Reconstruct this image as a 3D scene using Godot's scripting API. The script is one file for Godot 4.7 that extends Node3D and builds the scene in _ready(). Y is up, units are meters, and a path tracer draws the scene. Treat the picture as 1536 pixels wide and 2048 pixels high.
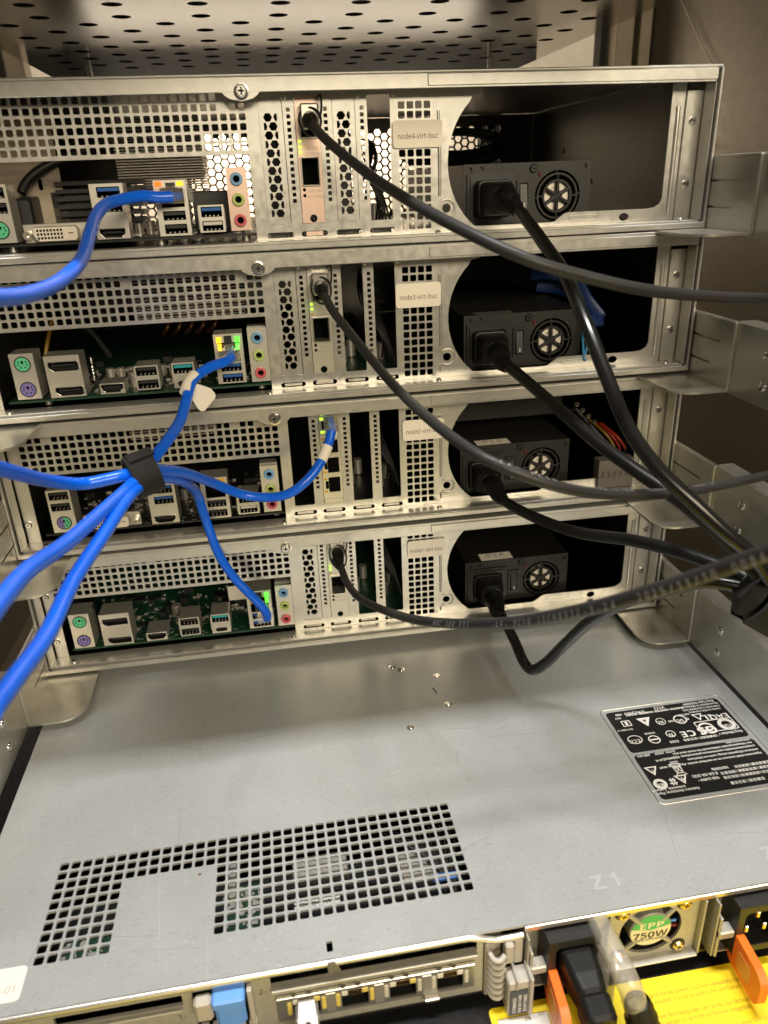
extends Node3D
# Rear of a rack: four 2U servers, a 1U server below, rails, a perforated shelf above, network and power cables.
# Lengths are given in millimetres and scaled to metres when a mesh is made.

const K := 0.001
var M := {}
var rng := RandomNumberGenerator.new()
var names := {}
var sans: Font
var sans_bold: Font
var mono: Font


# ---------------------------------------------------------------- mesh builder
class Shape:
	var v := PackedVector3Array()
	var n := PackedVector3Array()
	var uv := PackedVector2Array()
	var xf := Transform3D()

	func tri(a: Vector3, b: Vector3, c: Vector3, na: Vector3, nb: Vector3, nc: Vector3) -> void:
		a = xf * a; b = xf * b; c = xf * c
		na = (xf.basis * na).normalized(); nb = (xf.basis * nb).normalized(); nc = (xf.basis * nc).normalized()
		if (b - a).cross(c - a).dot(na + nb + nc) > 0.0:      # Godot front faces run clockwise
			v.append_array([a, c, b])
			n.append_array([na, nc, nb])
		else:
			v.append_array([a, b, c])
			n.append_array([na, nb, nc])

	func flat(a: Vector3, b: Vector3, c: Vector3) -> void:      # counter-clockwise seen from outside
		var g := (b - a).cross(c - a).normalized()
		tri(a, b, c, g, g, g)

	func quad(a: Vector3, b: Vector3, c: Vector3, d: Vector3) -> void:
		flat(a, b, c)
		flat(a, c, d)

	func quad_n(a: Vector3, b: Vector3, c: Vector3, d: Vector3, g: Vector3) -> void:
		tri(a, b, c, g, g, g)
		tri(a, c, d, g, g, g)

	func box(x0: float, x1: float, y0: float, y1: float, z0: float, z1: float, ch := 0.0) -> void:
		var lo := Vector3(x0, y0, z0)
		var hi := Vector3(x1, y1, z1)
		ch = minf(ch, 0.45 * minf(x1 - x0, minf(y1 - y0, z1 - z0)))
		var c := (lo + hi) / 2.0
		var h := (hi - lo) / 2.0
		for ax in 3:
			for s in [-1.0, 1.0]:
				var u := (ax + 1) % 3
				var w := (ax + 2) % 3
				var g := Vector3(); g[ax] = s
				var p := []
				for q in [[-1, -1], [1, -1], [1, 1], [-1, 1]]:
					var t := Vector3()
					t[ax] = s * h[ax]; t[u] = q[0] * (h[u] - ch); t[w] = q[1] * (h[w] - ch)
					p.append(c + t)
				quad_n(p[0], p[1], p[2], p[3], g)
		if ch <= 0.0:
			return
		for ax in 3:                        # twelve bevelled edges
			var u := (ax + 1) % 3
			var w := (ax + 2) % 3
			for su in [-1.0, 1.0]:
				for sw in [-1.0, 1.0]:
					var g := Vector3(); g[u] = su; g[w] = sw
					var p := []
					for e in [[-1, 0], [1, 0], [1, 1], [-1, 1]]:
						var t := Vector3()
						t[ax] = e[0] * (h[ax] - ch)
						t[u] = su * (h[u] - (0.0 if e[1] == 0 else ch))
						t[w] = sw * (h[w] - (ch if e[1] == 0 else 0.0))
						p.append(c + t)
					quad_n(p[0], p[1], p[2], p[3], g.normalized())
		for sx in [-1.0, 1.0]:
			for sy in [-1.0, 1.0]:
				for sz in [-1.0, 1.0]:
					var s := Vector3(sx, sy, sz)
					var a := c + s * Vector3(h.x, h.y - ch, h.z - ch)
					var b := c + s * Vector3(h.x - ch, h.y, h.z - ch)
					var d := c + s * Vector3(h.x - ch, h.y - ch, h.z)
					var g := s.normalized()
					tri(a, b, d, g, g, g)

	func cyl(p0: Vector3, p1: Vector3, r0: float, r1: float, seg := 16, caps := true) -> void:
		var d := (p1 - p0).normalized()
		var a := d.cross(Vector3(0.31, 0.87, 0.37)).normalized()
		var b := d.cross(a)
		for i in seg:
			var t0 := TAU * i / seg
			var t1 := TAU * (i + 1) / seg
			var e0 := a * cos(t0) + b * sin(t0)
			var e1 := a * cos(t1) + b * sin(t1)
			tri(p0 + e0 * r0, p0 + e1 * r0, p1 + e1 * r1, e0, e1, e1)
			tri(p0 + e0 * r0, p1 + e1 * r1, p1 + e0 * r1, e0, e1, e0)
			if caps:
				tri(p0, p0 + e0 * r0, p0 + e1 * r0, -d, -d, -d)
				tri(p1, p1 + e0 * r1, p1 + e1 * r1, d, d, d)

	# rings: [[distance along axis, radius], ...] turned round the axis from o along d
	func lathe(o: Vector3, d: Vector3, rings: Array, seg := 24) -> void:
		d = d.normalized()
		var a := d.cross(Vector3(0.31, 0.87, 0.37)).normalized()
		var b := d.cross(a)
		for k in rings.size() - 1:
			var h0: float = rings[k][0]; var r0: float = rings[k][1]
			var h1: float = rings[k + 1][0]; var r1: float = rings[k + 1][1]
			var along := r0 - r1
			var out := h1 - h0
			for i in seg:
				var e0 := a * cos(TAU * i / seg) + b * sin(TAU * i / seg)
				var e1 := a * cos(TAU * (i + 1) / seg) + b * sin(TAU * (i + 1) / seg)
				var n0 := (e0 * out + d * along).normalized()
				var n1 := (e1 * out + d * along).normalized()
				var p0 := o + d * h0 + e0 * r0
				var p1 := o + d * h0 + e1 * r0
				var p2 := o + d * h1 + e1 * r1
				var p3 := o + d * h1 + e0 * r1
				if r0 > 0.0001: tri(p0, p1, p2, n0, n1, n1)
				if r1 > 0.0001: tri(p0, p2, p3, n0, n1, n0)

	# rounded-rectangle sections [z, half width, half height, corner radius, shift x, shift y] joined along z
	func loft(secs: Array, seg := 5) -> void:
		var prev: Array = []
		for k in secs.size():
			var q: Array = secs[k]
			var cur: Array = []
			for e in 4:
				var cx: float = (q[1] - q[3]) * (1.0 if e == 0 or e == 3 else -1.0)
				var cy: float = (q[2] - q[3]) * (1.0 if e < 2 else -1.0)
				for i in seg + 1:
					var t := PI / 2 * (e + float(i) / seg)
					cur.append([Vector3(cx + cos(t) * q[3] + q[4], cy + sin(t) * q[3] + q[5], q[0]), Vector3(cos(t), sin(t), 0)])
			if k > 0:
				var p: Array = secs[k - 1]
				var dz: float = q[0] - p[0]
				var lean: float = ((p[1] + p[2]) - (q[1] + q[2])) / 2.0
				for i in cur.size():
					var j := (i + 1) % cur.size()
					var ni: Vector3 = (cur[i][1] * absf(dz) + Vector3(0, 0, lean * signf(dz) if absf(dz) > 0.001 else 1.0)).normalized()
					var nj: Vector3 = (cur[j][1] * absf(dz) + Vector3(0, 0, lean * signf(dz) if absf(dz) > 0.001 else 1.0)).normalized()
					tri(prev[i][0], prev[j][0], cur[j][0], ni, nj, nj)
					tri(prev[i][0], cur[j][0], cur[i][0], ni, nj, ni)
			if k == 0 or k == secs.size() - 1:
				var g := Vector3(0, 0, -1.0 if k == 0 else 1.0)
				for i in cur.size(): tri(Vector3(q[4], q[5], q[0]), cur[i][0], cur[(i + 1) % cur.size()][0], g, g, g)
			prev = cur

	static func smooth(pts: PackedVector3Array, per := 8) -> PackedVector3Array:
		var out := PackedVector3Array()
		var m := pts.size()
		for i in m - 1:
			var p0 := pts[maxi(i - 1, 0)]
			var p1 := pts[i]
			var p2 := pts[i + 1]
			var p3 := pts[mini(i + 2, m - 1)]
			for k in per:
				out.append(p1.cubic_interpolate(p2, p0, p3, float(k) / per))
		out.append(pts[m - 1])
		return out

	func tube(path: PackedVector3Array, r: float, seg := 14, radii := PackedFloat32Array(), squash := 1.0) -> void:
		var m := path.size()
		var side := Vector3(0, 1, 0)
		var prev: Array[Vector3] = []
		var prevn: Array[Vector3] = []
		var d0 := (path[1] - path[0]).normalized()
		if absf(d0.y) > 0.9: side = Vector3(1, 0, 0)
		for i in m:
			var d := (path[mini(i + 1, m - 1)] - path[maxi(i - 1, 0)]).normalized()
			side = (side - d * side.dot(d)).normalized()
			var b := d.cross(side)
			var rr := radii[i] if radii.size() else r
			var ring: Array[Vector3] = []
			var rn: Array[Vector3] = []
			for k in seg:
				var e := side * cos(TAU * k / seg) + b * sin(TAU * k / seg) * squash
				ring.append(path[i] + e * rr)
				rn.append((side * cos(TAU * k / seg) * squash + b * sin(TAU * k / seg)).normalized())
			if i > 0:
				for k in seg:
					var j := (k + 1) % seg
					tri(prev[k], prev[j], ring[j], prevn[k], prevn[j], rn[j])
					tri(prev[k], ring[j], ring[k], prevn[k], rn[j], rn[k])
			if i == 0 or i == m - 1:
				var g := -d if i == 0 else d
				for k in seg:
					tri(path[i], ring[k], ring[(k + 1) % seg], g, g, g)
			prev = ring
			prevn = rn

	# sheet lying across z with star-shaped holes whose bounding boxes do not overlap
	func plate(x0: float, x1: float, y0: float, y1: float, z0: float, z1: float, holes: Array) -> void:
		var xs := [x0, x1]
		var ys := [y0, y1]
		var boxes := []
		for h in holes:
			var r := Rect2(h[0], Vector2())
			for p in h: r = r.expand(p)
			boxes.append(r)
			xs.append_array([r.position.x, r.end.x]); ys.append_array([r.position.y, r.end.y])
		xs.sort(); ys.sort()
		xs = thin(xs); ys = thin(ys)
		var covered := {}
		for r: Rect2 in boxes:
			var a := nearest(xs, r.position.x); var b := nearest(xs, r.end.x)
			var c := nearest(ys, r.position.y); var d := nearest(ys, r.end.y)
			for i in range(a, b):
				for j in range(c, d): covered[i * 4096 + j] = true
		for j in ys.size() - 1:
			var i := 0
			while i < xs.size() - 1:
				if covered.has(i * 4096 + j):
					i += 1
					continue
				var s := i
				while i < xs.size() - 1 and not covered.has(i * 4096 + j): i += 1
				face(xs[s], xs[i], ys[j], ys[j + 1], z0, z1)
		for k in holes.size(): ring(boxes[k], holes[k], z0, z1)
		quad(Vector3(x0, y0, z0), Vector3(x1, y0, z0), Vector3(x1, y0, z1), Vector3(x0, y0, z1))
		quad(Vector3(x0, y1, z1), Vector3(x1, y1, z1), Vector3(x1, y1, z0), Vector3(x0, y1, z0))
		quad(Vector3(x0, y0, z0), Vector3(x0, y0, z1), Vector3(x0, y1, z1), Vector3(x0, y1, z0))
		quad(Vector3(x1, y0, z1), Vector3(x1, y0, z0), Vector3(x1, y1, z0), Vector3(x1, y1, z1))

	func thin(a: Array) -> Array:
		var out := [a[0]]
		for x in a:
			if x - out[-1] > 0.0005: out.append(x)
		return out

	func nearest(a: Array, x: float) -> int:
		var best := 0
		for i in a.size():
			if absf(a[i] - x) < absf(a[best] - x): best = i
		return best

	func face(a: float, b: float, c: float, d: float, z0: float, z1: float) -> void:
		quad_n(Vector3(a, c, z1), Vector3(b, c, z1), Vector3(b, d, z1), Vector3(a, d, z1), Vector3(0, 0, 1))
		quad_n(Vector3(a, c, z0), Vector3(a, d, z0), Vector3(b, d, z0), Vector3(b, c, z0), Vector3(0, 0, -1))

	func ring(r: Rect2, hole: PackedVector2Array, z0: float, z1: float) -> void:
		var m := hole.size()
		var c := Vector2()
		for p in hole: c += p / m
		for i in m:
			var a := hole[i]
			var b := hole[(i + 1) % m]
			var e := (b - a).normalized()
			var inw := Vector2(-e.y, e.x)
			if inw.dot(c - a) < 0: inw = -inw
			quad_n(Vector3(a.x, a.y, z0), Vector3(b.x, b.y, z0), Vector3(b.x, b.y, z1), Vector3(a.x, a.y, z1), Vector3(inw.x, inw.y, 0))
		var box_pts := PackedVector2Array([r.position, Vector2(r.end.x, r.position.y), r.end, Vector2(r.position.x, r.end.y)])
		var ang := []
		for p in hole: ang.append((p - c).angle())
		for p in box_pts: ang.append((p - c).angle())
		ang.sort()
		ang.append(ang[0] + TAU)
		for i in ang.size() - 1:
			if ang[i + 1] - ang[i] < 0.0005: continue
			var ia := hit(hole, c, ang[i] + 1e-5); var ib := hit(hole, c, ang[i + 1] - 1e-5)
			var oa := hit(box_pts, c, ang[i] + 1e-5); var ob := hit(box_pts, c, ang[i + 1] - 1e-5)
			if (oa - ia).length() + (ob - ib).length() < 0.004: continue
			quad_n(Vector3(ia.x, ia.y, z1), Vector3(oa.x, oa.y, z1), Vector3(ob.x, ob.y, z1), Vector3(ib.x, ib.y, z1), Vector3(0, 0, 1))
			quad_n(Vector3(ia.x, ia.y, z0), Vector3(ib.x, ib.y, z0), Vector3(ob.x, ob.y, z0), Vector3(oa.x, oa.y, z0), Vector3(0, 0, -1))

	func hit(poly: PackedVector2Array, c: Vector2, ang: float) -> Vector2:
		var d := Vector2(cos(ang), sin(ang))
		var best := -1.0
		for i in poly.size():
			var a := poly[i] - c
			var e := poly[(i + 1) % poly.size()] - poly[i]
			var den := d.cross(e)
			if absf(den) < 1e-9: continue
			var t := a.cross(e) / den
			var s := a.cross(d) / den
			if s > -1e-4 and s < 1.0001 and t > best: best = t
		return c + d * maxf(best, 0.0)

	# any outline, with holes cut by splitting the sheet through each hole
	func poly(outline: PackedVector2Array, holes: Array, z0: float, z1: float, back := true) -> void:
		var pieces: Array = [outline]
		for h: PackedVector2Array in holes:
			var r := Rect2(h[0], Vector2())
			for p in h: r = r.expand(p)
			var cx := r.get_center().x
			var next := []
			for q: PackedVector2Array in pieces:
				if Geometry2D.intersect_polygons(q, h).is_empty():
					next.append(q)
					continue
				for half in [[-1e4, cx], [cx, 1e4]]:
					var win := PackedVector2Array([Vector2(half[0], -1e4), Vector2(half[1], -1e4), Vector2(half[1], 1e4), Vector2(half[0], 1e4)])
					for part in Geometry2D.intersect_polygons(q, win):
						for bit in Geometry2D.clip_polygons(part, h): next.append(bit)
			pieces = next
		for q: PackedVector2Array in pieces:
			var t := Geometry2D.triangulate_polygon(q)
			for i in range(0, t.size(), 3):
				var a := q[t[i]]; var b := q[t[i + 1]]; var c := q[t[i + 2]]
				tri(Vector3(a.x, a.y, z1), Vector3(b.x, b.y, z1), Vector3(c.x, c.y, z1), Vector3(0, 0, 1), Vector3(0, 0, 1), Vector3(0, 0, 1))
				if back: tri(Vector3(a.x, a.y, z0), Vector3(b.x, b.y, z0), Vector3(c.x, c.y, z0), Vector3(0, 0, -1), Vector3(0, 0, -1), Vector3(0, 0, -1))
		var loops: Array = [outline]
		loops.append_array(holes)
		for k in loops.size():
			var w: PackedVector2Array = loops[k]
			var cw := Geometry2D.is_polygon_clockwise(w)
			for i in w.size():
				var a := w[i]; var b := w[(i + 1) % w.size()]
				var e := (b - a).normalized()
				var g := Vector2(e.y, -e.x) * (-1.0 if cw else 1.0) * (1.0 if k == 0 else -1.0)
				quad_n(Vector3(a.x, a.y, z0), Vector3(b.x, b.y, z0), Vector3(b.x, b.y, z1), Vector3(a.x, a.y, z1), Vector3(g.x, g.y, 0))

	func mesh() -> ArrayMesh:
		var a := []
		a.resize(Mesh.ARRAY_MAX)
		var s := PackedVector3Array()
		s.resize(v.size())
		for i in v.size(): s[i] = v[i] * 0.001
		a[Mesh.ARRAY_VERTEX] = s
		a[Mesh.ARRAY_NORMAL] = n
		var m := ArrayMesh.new()
		m.add_surface_from_arrays(Mesh.PRIMITIVE_TRIANGLES, a)
		return m


# ---------------------------------------------------------------- outlines
func rect(x0: float, x1: float, y0: float, y1: float) -> PackedVector2Array:
	return PackedVector2Array([Vector2(x0, y0), Vector2(x1, y0), Vector2(x1, y1), Vector2(x0, y1)])

func rrect(x0: float, x1: float, y0: float, y1: float, r: float, seg := 3) -> PackedVector2Array:
	var out := PackedVector2Array()
	for k in 4:
		var c := Vector2(x1 - r if k == 0 or k == 3 else x0 + r, y1 - r if k < 2 else y0 + r)
		for i in seg + 1:
			var t := PI / 2 * (k + float(i) / seg)
			out.append(c + Vector2(cos(t), sin(t)) * r)
	return out

func disc(cx: float, cy: float, r: float, seg := 16, sy := 1.0) -> PackedVector2Array:
	var out := PackedVector2Array()
	for i in seg: out.append(Vector2(cx + cos(TAU * i / seg) * r, cy + sin(TAU * i / seg) * r * sy))
	return out

func hexagon(cx: float, cy: float, w: float, h: float) -> PackedVector2Array:
	return PackedVector2Array([Vector2(cx + w / 2, cy), Vector2(cx + w / 4, cy + h / 2), Vector2(cx - w / 4, cy + h / 2), Vector2(cx - w / 2, cy), Vector2(cx - w / 4, cy - h / 2), Vector2(cx + w / 4, cy - h / 2)])

func arc(cx: float, cy: float, r0: float, r1: float, a0: float, a1: float, seg := 8) -> PackedVector2Array:
	var out := PackedVector2Array()
	for i in seg + 1:
		var t := deg_to_rad(lerpf(a0, a1, float(i) / seg))
		out.append(Vector2(cx + cos(t) * r1, cy + sin(t) * r1))
	for i in seg + 1:
		var t := deg_to_rad(lerpf(a1, a0, float(i) / seg))
		out.append(Vector2(cx + cos(t) * r0, cy + sin(t) * r0))
	return out


# ---------------------------------------------------------------- scene nodes
func numbered(s: String) -> String:
	names[s] = names.get(s, -1) + 1
	return s if names[s] == 0 else "%s_%03d" % [s, names[s]]

func mm(x: float, y: float, z: float) -> Vector3:
	return Vector3(x, y, z) * K

func obj(called: String, s: Shape, m: Material, parent: Node = self) -> MeshInstance3D:
	var o := MeshInstance3D.new()
	o.name = numbered(called) if parent == self else called
	o.mesh = s.mesh()
	o.material_override = m
	parent.add_child(o, true)
	return o

func thing(called: String, label: String, category: String, group := "", at := Vector3.ZERO) -> Node3D:
	var o := Node3D.new()
	o.name = numbered(called)
	add_child(o)
	o.position = at * K
	o.set_meta("label", label)
	o.set_meta("category", category)
	if group: o.set_meta("group", group)
	return o

# lettering: list of [text, Transform3D in mm, height of a capital in mm, anchor 0 left 1 centre 2 right]
func lettering(called: String, lines: Array, m: Material, parent: Node, font: Font = null, thick := 0.04) -> MeshInstance3D:
	var st := SurfaceTool.new()
	st.begin(Mesh.PRIMITIVE_TRIANGLES)
	for l in lines:
		var t := TextMesh.new()
		t.font = font if font else sans
		t.font_size = 32
		t.text = l[0]
		t.depth = 0.0
		t.curve_step = 2.0
		t.pixel_size = 1.0
		t.horizontal_alignment = [HORIZONTAL_ALIGNMENT_LEFT, HORIZONTAL_ALIGNMENT_CENTER, HORIZONTAL_ALIGNMENT_RIGHT][l[3]]
		var x: Transform3D = l[1]
		var k: float = l[2] / 23.0
		x = Transform3D(x.basis * Basis.from_scale(Vector3(k * (l[4] if l.size() > 4 else 1.0), k, k)), x.origin)
		x = Transform3D(Basis.from_scale(Vector3.ONE * K) * x.basis, x.origin * K)
		if t.get_surface_count() == 0 or t.get_mesh_arrays().is_empty(): continue
		st.append_from(t, 0, x)
	var o := MeshInstance3D.new()
	o.name = called
	o.mesh = st.commit()
	o.material_override = m
	parent.add_child(o, true)
	return o

func at(x: float, y: float, z: float, b := Basis()) -> Transform3D:
	return Transform3D(b, Vector3(x, y, z))


# ---------------------------------------------------------------- materials
func paint(c: Color, rough := 0.5, metal := 0.0, spec := 0.5) -> StandardMaterial3D:
	var m := StandardMaterial3D.new()
	m.albedo_color = Color(c.r, c.g, c.b).linear_to_srgb()
	m.roughness = rough
	m.metallic = metal
	m.metallic_specular = spec
	return m

func noise_tex(freq: float, lo: float, hi: float, sd: int, kind := FastNoiseLite.TYPE_SIMPLEX_SMOOTH, oct := 3, size := 512) -> NoiseTexture2D:
	var f := FastNoiseLite.new()
	f.seed = sd
	f.noise_type = kind
	f.frequency = freq
	f.fractal_octaves = oct
	var t := NoiseTexture2D.new()
	t.width = size; t.height = size
	t.seamless = true
	t.noise = f
	var g := Gradient.new()
	g.set_color(0, Color(lo, lo, lo)); g.set_color(1, Color(hi, hi, hi))
	t.color_ramp = g
	return t

func sheet_metal(c: Color, rough: float, metal: float, scale: float, sd: int, vary := 0.12) -> StandardMaterial3D:
	var m := paint(c, 1.0, metal)
	m.albedo_texture = noise_tex(0.02, 1.0 - vary, 1.0, sd, FastNoiseLite.TYPE_SIMPLEX_SMOOTH, 4)
	m.roughness_texture = noise_tex(0.035, rough * 0.82, rough * 1.2, sd + 1, FastNoiseLite.TYPE_SIMPLEX_SMOOTH, 4)
	m.uv1_triplanar = true
	m.uv1_world_triplanar = true
	m.uv1_scale = Vector3.ONE * scale
	return m

func scratch_image() -> ImageTexture:
	var w := 1024
	var im := Image.create(w, w, false, Image.FORMAT_RGB8)
	im.fill(Color(0.92, 0.92, 0.92))
	var r := RandomNumberGenerator.new()
	r.seed = 11
	for i in 26000:                                   # fine mottled zinc grain
		var g := r.randf_range(0.86, 0.97)
		im.fill_rect(Rect2i(r.randi() % w, r.randi() % w, r.randi_range(1, 7), r.randi_range(1, 3)), Color(g, g, g * 0.995))
	for i in 80:                                      # scratches
		var p := Vector2(r.randf() * w, r.randf() * w)
		var dir := Vector2.from_angle(r.randf_range(-0.35, 0.35) if r.randf() < 0.75 else r.randf_range(1.2, 1.9))
		var n := r.randi_range(15, 150)
		var g := r.randf_range(0.97, 1.0) if r.randf() < 0.6 else r.randf_range(0.72, 0.85)
		for k in n:
			p += dir
			dir = dir.rotated(r.randf_range(-0.004, 0.004))
			im.set_pixel(posmod(int(p.x), w), posmod(int(p.y), w), Color(g, g, g))
	for i in 120:                                     # dust specks
		var g := 1.0 if r.randf() < 0.7 else 0.6
		im.fill_rect(Rect2i(r.randi() % w, r.randi() % w, r.randi_range(1, 2), 1), Color(g, g, g))
	return ImageTexture.create_from_image(im)

func glow(c: Color, e: float) -> StandardMaterial3D:
	var m := paint(c, 0.3)
	m.emission_enabled = true
	m.emission = c.linear_to_srgb()
	m.emission_energy_multiplier = e
	return m

func clear(c: Color, a: float, rough := 0.05) -> StandardMaterial3D:
	var m := paint(c, rough)
	m.transparency = BaseMaterial3D.TRANSPARENCY_ALPHA
	m.albedo_color.a = a
	return m

func make_materials() -> void:
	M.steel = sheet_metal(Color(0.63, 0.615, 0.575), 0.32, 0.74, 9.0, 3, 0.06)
	M.steel_dark = sheet_metal(Color(0.22, 0.21, 0.19), 0.18, 1.0, 14.0, 5)  # steel darkened so its colour holds the shade inside the chassis
	M.shaded_inner_wall = sheet_metal(Color(0.06, 0.057, 0.048), 0.45, 0.4, 14.0, 7)  # near-black sheet metal, shade inside the chassis put into the colour
	M.pipe_yellow = paint(Color(0.72, 0.58, 0.14), 0.35)
	M.rust = paint(Color(0.16, 0.07, 0.03), 0.8)
	M.rail = sheet_metal(Color(0.6, 0.585, 0.53), 0.34, 0.85, 5.0, 9, 0.05)
	M.shelf = sheet_metal(Color(0.52, 0.47, 0.4), 0.1, 0.95, 6.0, 13, 0.06)
	M.top = paint(Color(0.49, 0.505, 0.5), 1.0, 0.3)
	M.top.albedo_texture = scratch_image()
	M.top.roughness_texture = noise_tex(0.012, 0.3, 0.42, 21, FastNoiseLite.TYPE_SIMPLEX_SMOOTH, 5)
	M.top.uv1_triplanar = true
	M.top.uv1_world_triplanar = true
	M.top.uv1_scale = Vector3.ONE * 3.3
	M.stamp = paint(Color(0.57, 0.585, 0.575), 0.3, 0.4)
	M.nickel = paint(Color(0.72, 0.69, 0.63), 0.28, 0.9)
	M.tin = paint(Color(0.66, 0.63, 0.57), 0.38, 0.8)
	M.copperish = paint(Color(0.74, 0.55, 0.46), 0.36, 0.8)
	M.chrome = paint(Color(0.75, 0.73, 0.7), 0.2, 1.0)
	M.psu_plate = sheet_metal(Color(0.5, 0.48, 0.42), 0.48, 0.45, 20.0, 91, 0.06)
	M.gold = paint(Color(0.85, 0.6, 0.22), 0.25, 1.0)
	M.brass_screw = paint(Color(0.78, 0.62, 0.32), 0.28, 1.0)
	M.dull_copper = paint(Color(0.12, 0.06, 0.03), 0.35, 0.8)
	M.aluminium = paint(Color(0.55, 0.5, 0.44), 0.4, 0.85)
	M.black = paint(Color(0.012, 0.012, 0.012), 0.45)
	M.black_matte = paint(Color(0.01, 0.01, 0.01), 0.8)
	M.psu_paint = sheet_metal(Color(0.013, 0.0118, 0.0095), 0.5, 0.0, 30.0, 31, 0.2)
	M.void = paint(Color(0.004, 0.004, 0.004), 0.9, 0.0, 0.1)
	M.plug_rubber = paint(Color(0.008, 0.0075, 0.007), 0.42, 0.0, 0.4)
	M.cord = paint(Color(0.009, 0.0085, 0.008), 0.36, 0.0, 0.36)
	M.cord_gloss = paint(Color(0.008, 0.0075, 0.007), 0.22, 0.0, 0.45)
	M.twinax = paint(Color(0.027, 0.026, 0.025), 0.46, 0.0, 0.4)
	M.felt = sheet_metal(Color(0.014, 0.012, 0.01), 0.95, 0.0, 160.0, 41, 0.5)
	M.felt.rim_enabled = true; M.felt.rim = 0.35
	M.blue = paint(Color(0.003, 0.12, 0.8), 0.24)
	M.blue_gloss = M.blue
	M.usb_blue = paint(Color(0.02, 0.1, 0.36), 0.35)
	M.usb_teal = paint(Color(0.02, 0.3, 0.34), 0.35)
	M.usb_white = paint(Color(0.6, 0.57, 0.5), 0.4)
	M.jack_blue = paint(Color(0.18, 0.36, 0.6), 0.4)
	M.jack_green = paint(Color(0.45, 0.55, 0.18), 0.4)
	M.jack_red = paint(Color(0.6, 0.12, 0.15), 0.4)
	M.ps2_green = paint(Color(0.1, 0.5, 0.27), 0.4)
	M.ps2_purple = paint(Color(0.2, 0.16, 0.45), 0.4)
	M.dvi_white = paint(Color(0.7, 0.64, 0.55), 0.45)
	M.pcb_green = sheet_metal(Color(0.008, 0.055, 0.026), 0.4, 0.0, 60.0, 51, 0.3)
	M.pcb_black = sheet_metal(Color(0.012, 0.014, 0.012), 0.4, 0.0, 60.0, 55, 0.3)
	M.silk = paint(Color(0.55, 0.55, 0.5), 0.6)
	M.paper = paint(Color(0.82, 0.76, 0.66), 0.55)
	M.paper_ink = paint(Color(0.04, 0.035, 0.03), 0.6)
	M.white_plastic = paint(Color(0.7, 0.68, 0.63), 0.45)
	M.latch_plastic = paint(Color(0.42, 0.4, 0.37), 0.35)
	M.grey_plastic = paint(Color(0.42, 0.39, 0.35), 0.5)
	M.dim_plastic = paint(Color(0.13, 0.12, 0.105), 0.5)
	M.label_black = paint(Color(0.012, 0.012, 0.012), 0.32)
	M.label_ink = paint(Color(0.72, 0.7, 0.66), 0.5)
	M.faint_ink = paint(Color(0.42, 0.37, 0.3), 0.6)
	M.cable_ink = paint(Color(0.32, 0.3, 0.29), 0.6)
	M.yellow = paint(Color(0.86, 0.66, 0.01), 0.5)
	M.yellow_ink = paint(Color(0.22, 0.14, 0.01), 0.6)
	M.orange = paint(Color(0.82, 0.16, 0.015), 0.38)
	M.orange_mark = paint(Color(0.7, 0.26, 0.06), 0.4)
	M.dev_blue = paint(Color(0.13, 0.32, 0.84), 0.4)
	M.epp_green = paint(Color(0.06, 0.45, 0.14), 0.45)
	M.epp_paper = paint(Color(0.78, 0.72, 0.5), 0.4)
	M.rack_paint = sheet_metal(Color(0.165, 0.145, 0.115), 0.42, 0.15, 5.0, 61, 0.1)
	M.wall_paint = sheet_metal(Color(0.42, 0.35, 0.26), 0.6, 0.0, 3.0, 71, 0.08)
	M.black_case = sheet_metal(Color(0.018, 0.018, 0.02), 0.3, 0.2, 12.0, 81, 0.2)
	M.orange_led = glow(Color(1.0, 0.13, 0.015), 1.5)
	M.amber_led = glow(Color(1.0, 0.52, 0.02), 1.5)
	M.green_led = glow(Color(0.12, 1.0, 0.06), 1.2)
	M.lime_led = glow(Color(0.5, 1.0, 0.05), 1.3)
	M.amber_off = paint(Color(0.6, 0.36, 0.02), 0.3)
	M.clear_plug = clear(Color(0.9, 0.9, 0.88), 0.14)
	M.clip = clear(Color(0.62, 0.58, 0.5), 0.3, 0.2)
	M.wire_red = paint(Color(0.2, 0.01, 0.01), 0.4)
	M.wire_orange = paint(Color(0.34, 0.035, 0.01), 0.4)
	M.wire_yellow = paint(Color(0.18, 0.1, 0.008), 0.4)
	M.sata_blue = paint(Color(0.004, 0.03, 0.14), 0.4)
	M.tie_blue = paint(Color(0.02, 0.2, 0.45), 0.4)


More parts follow.
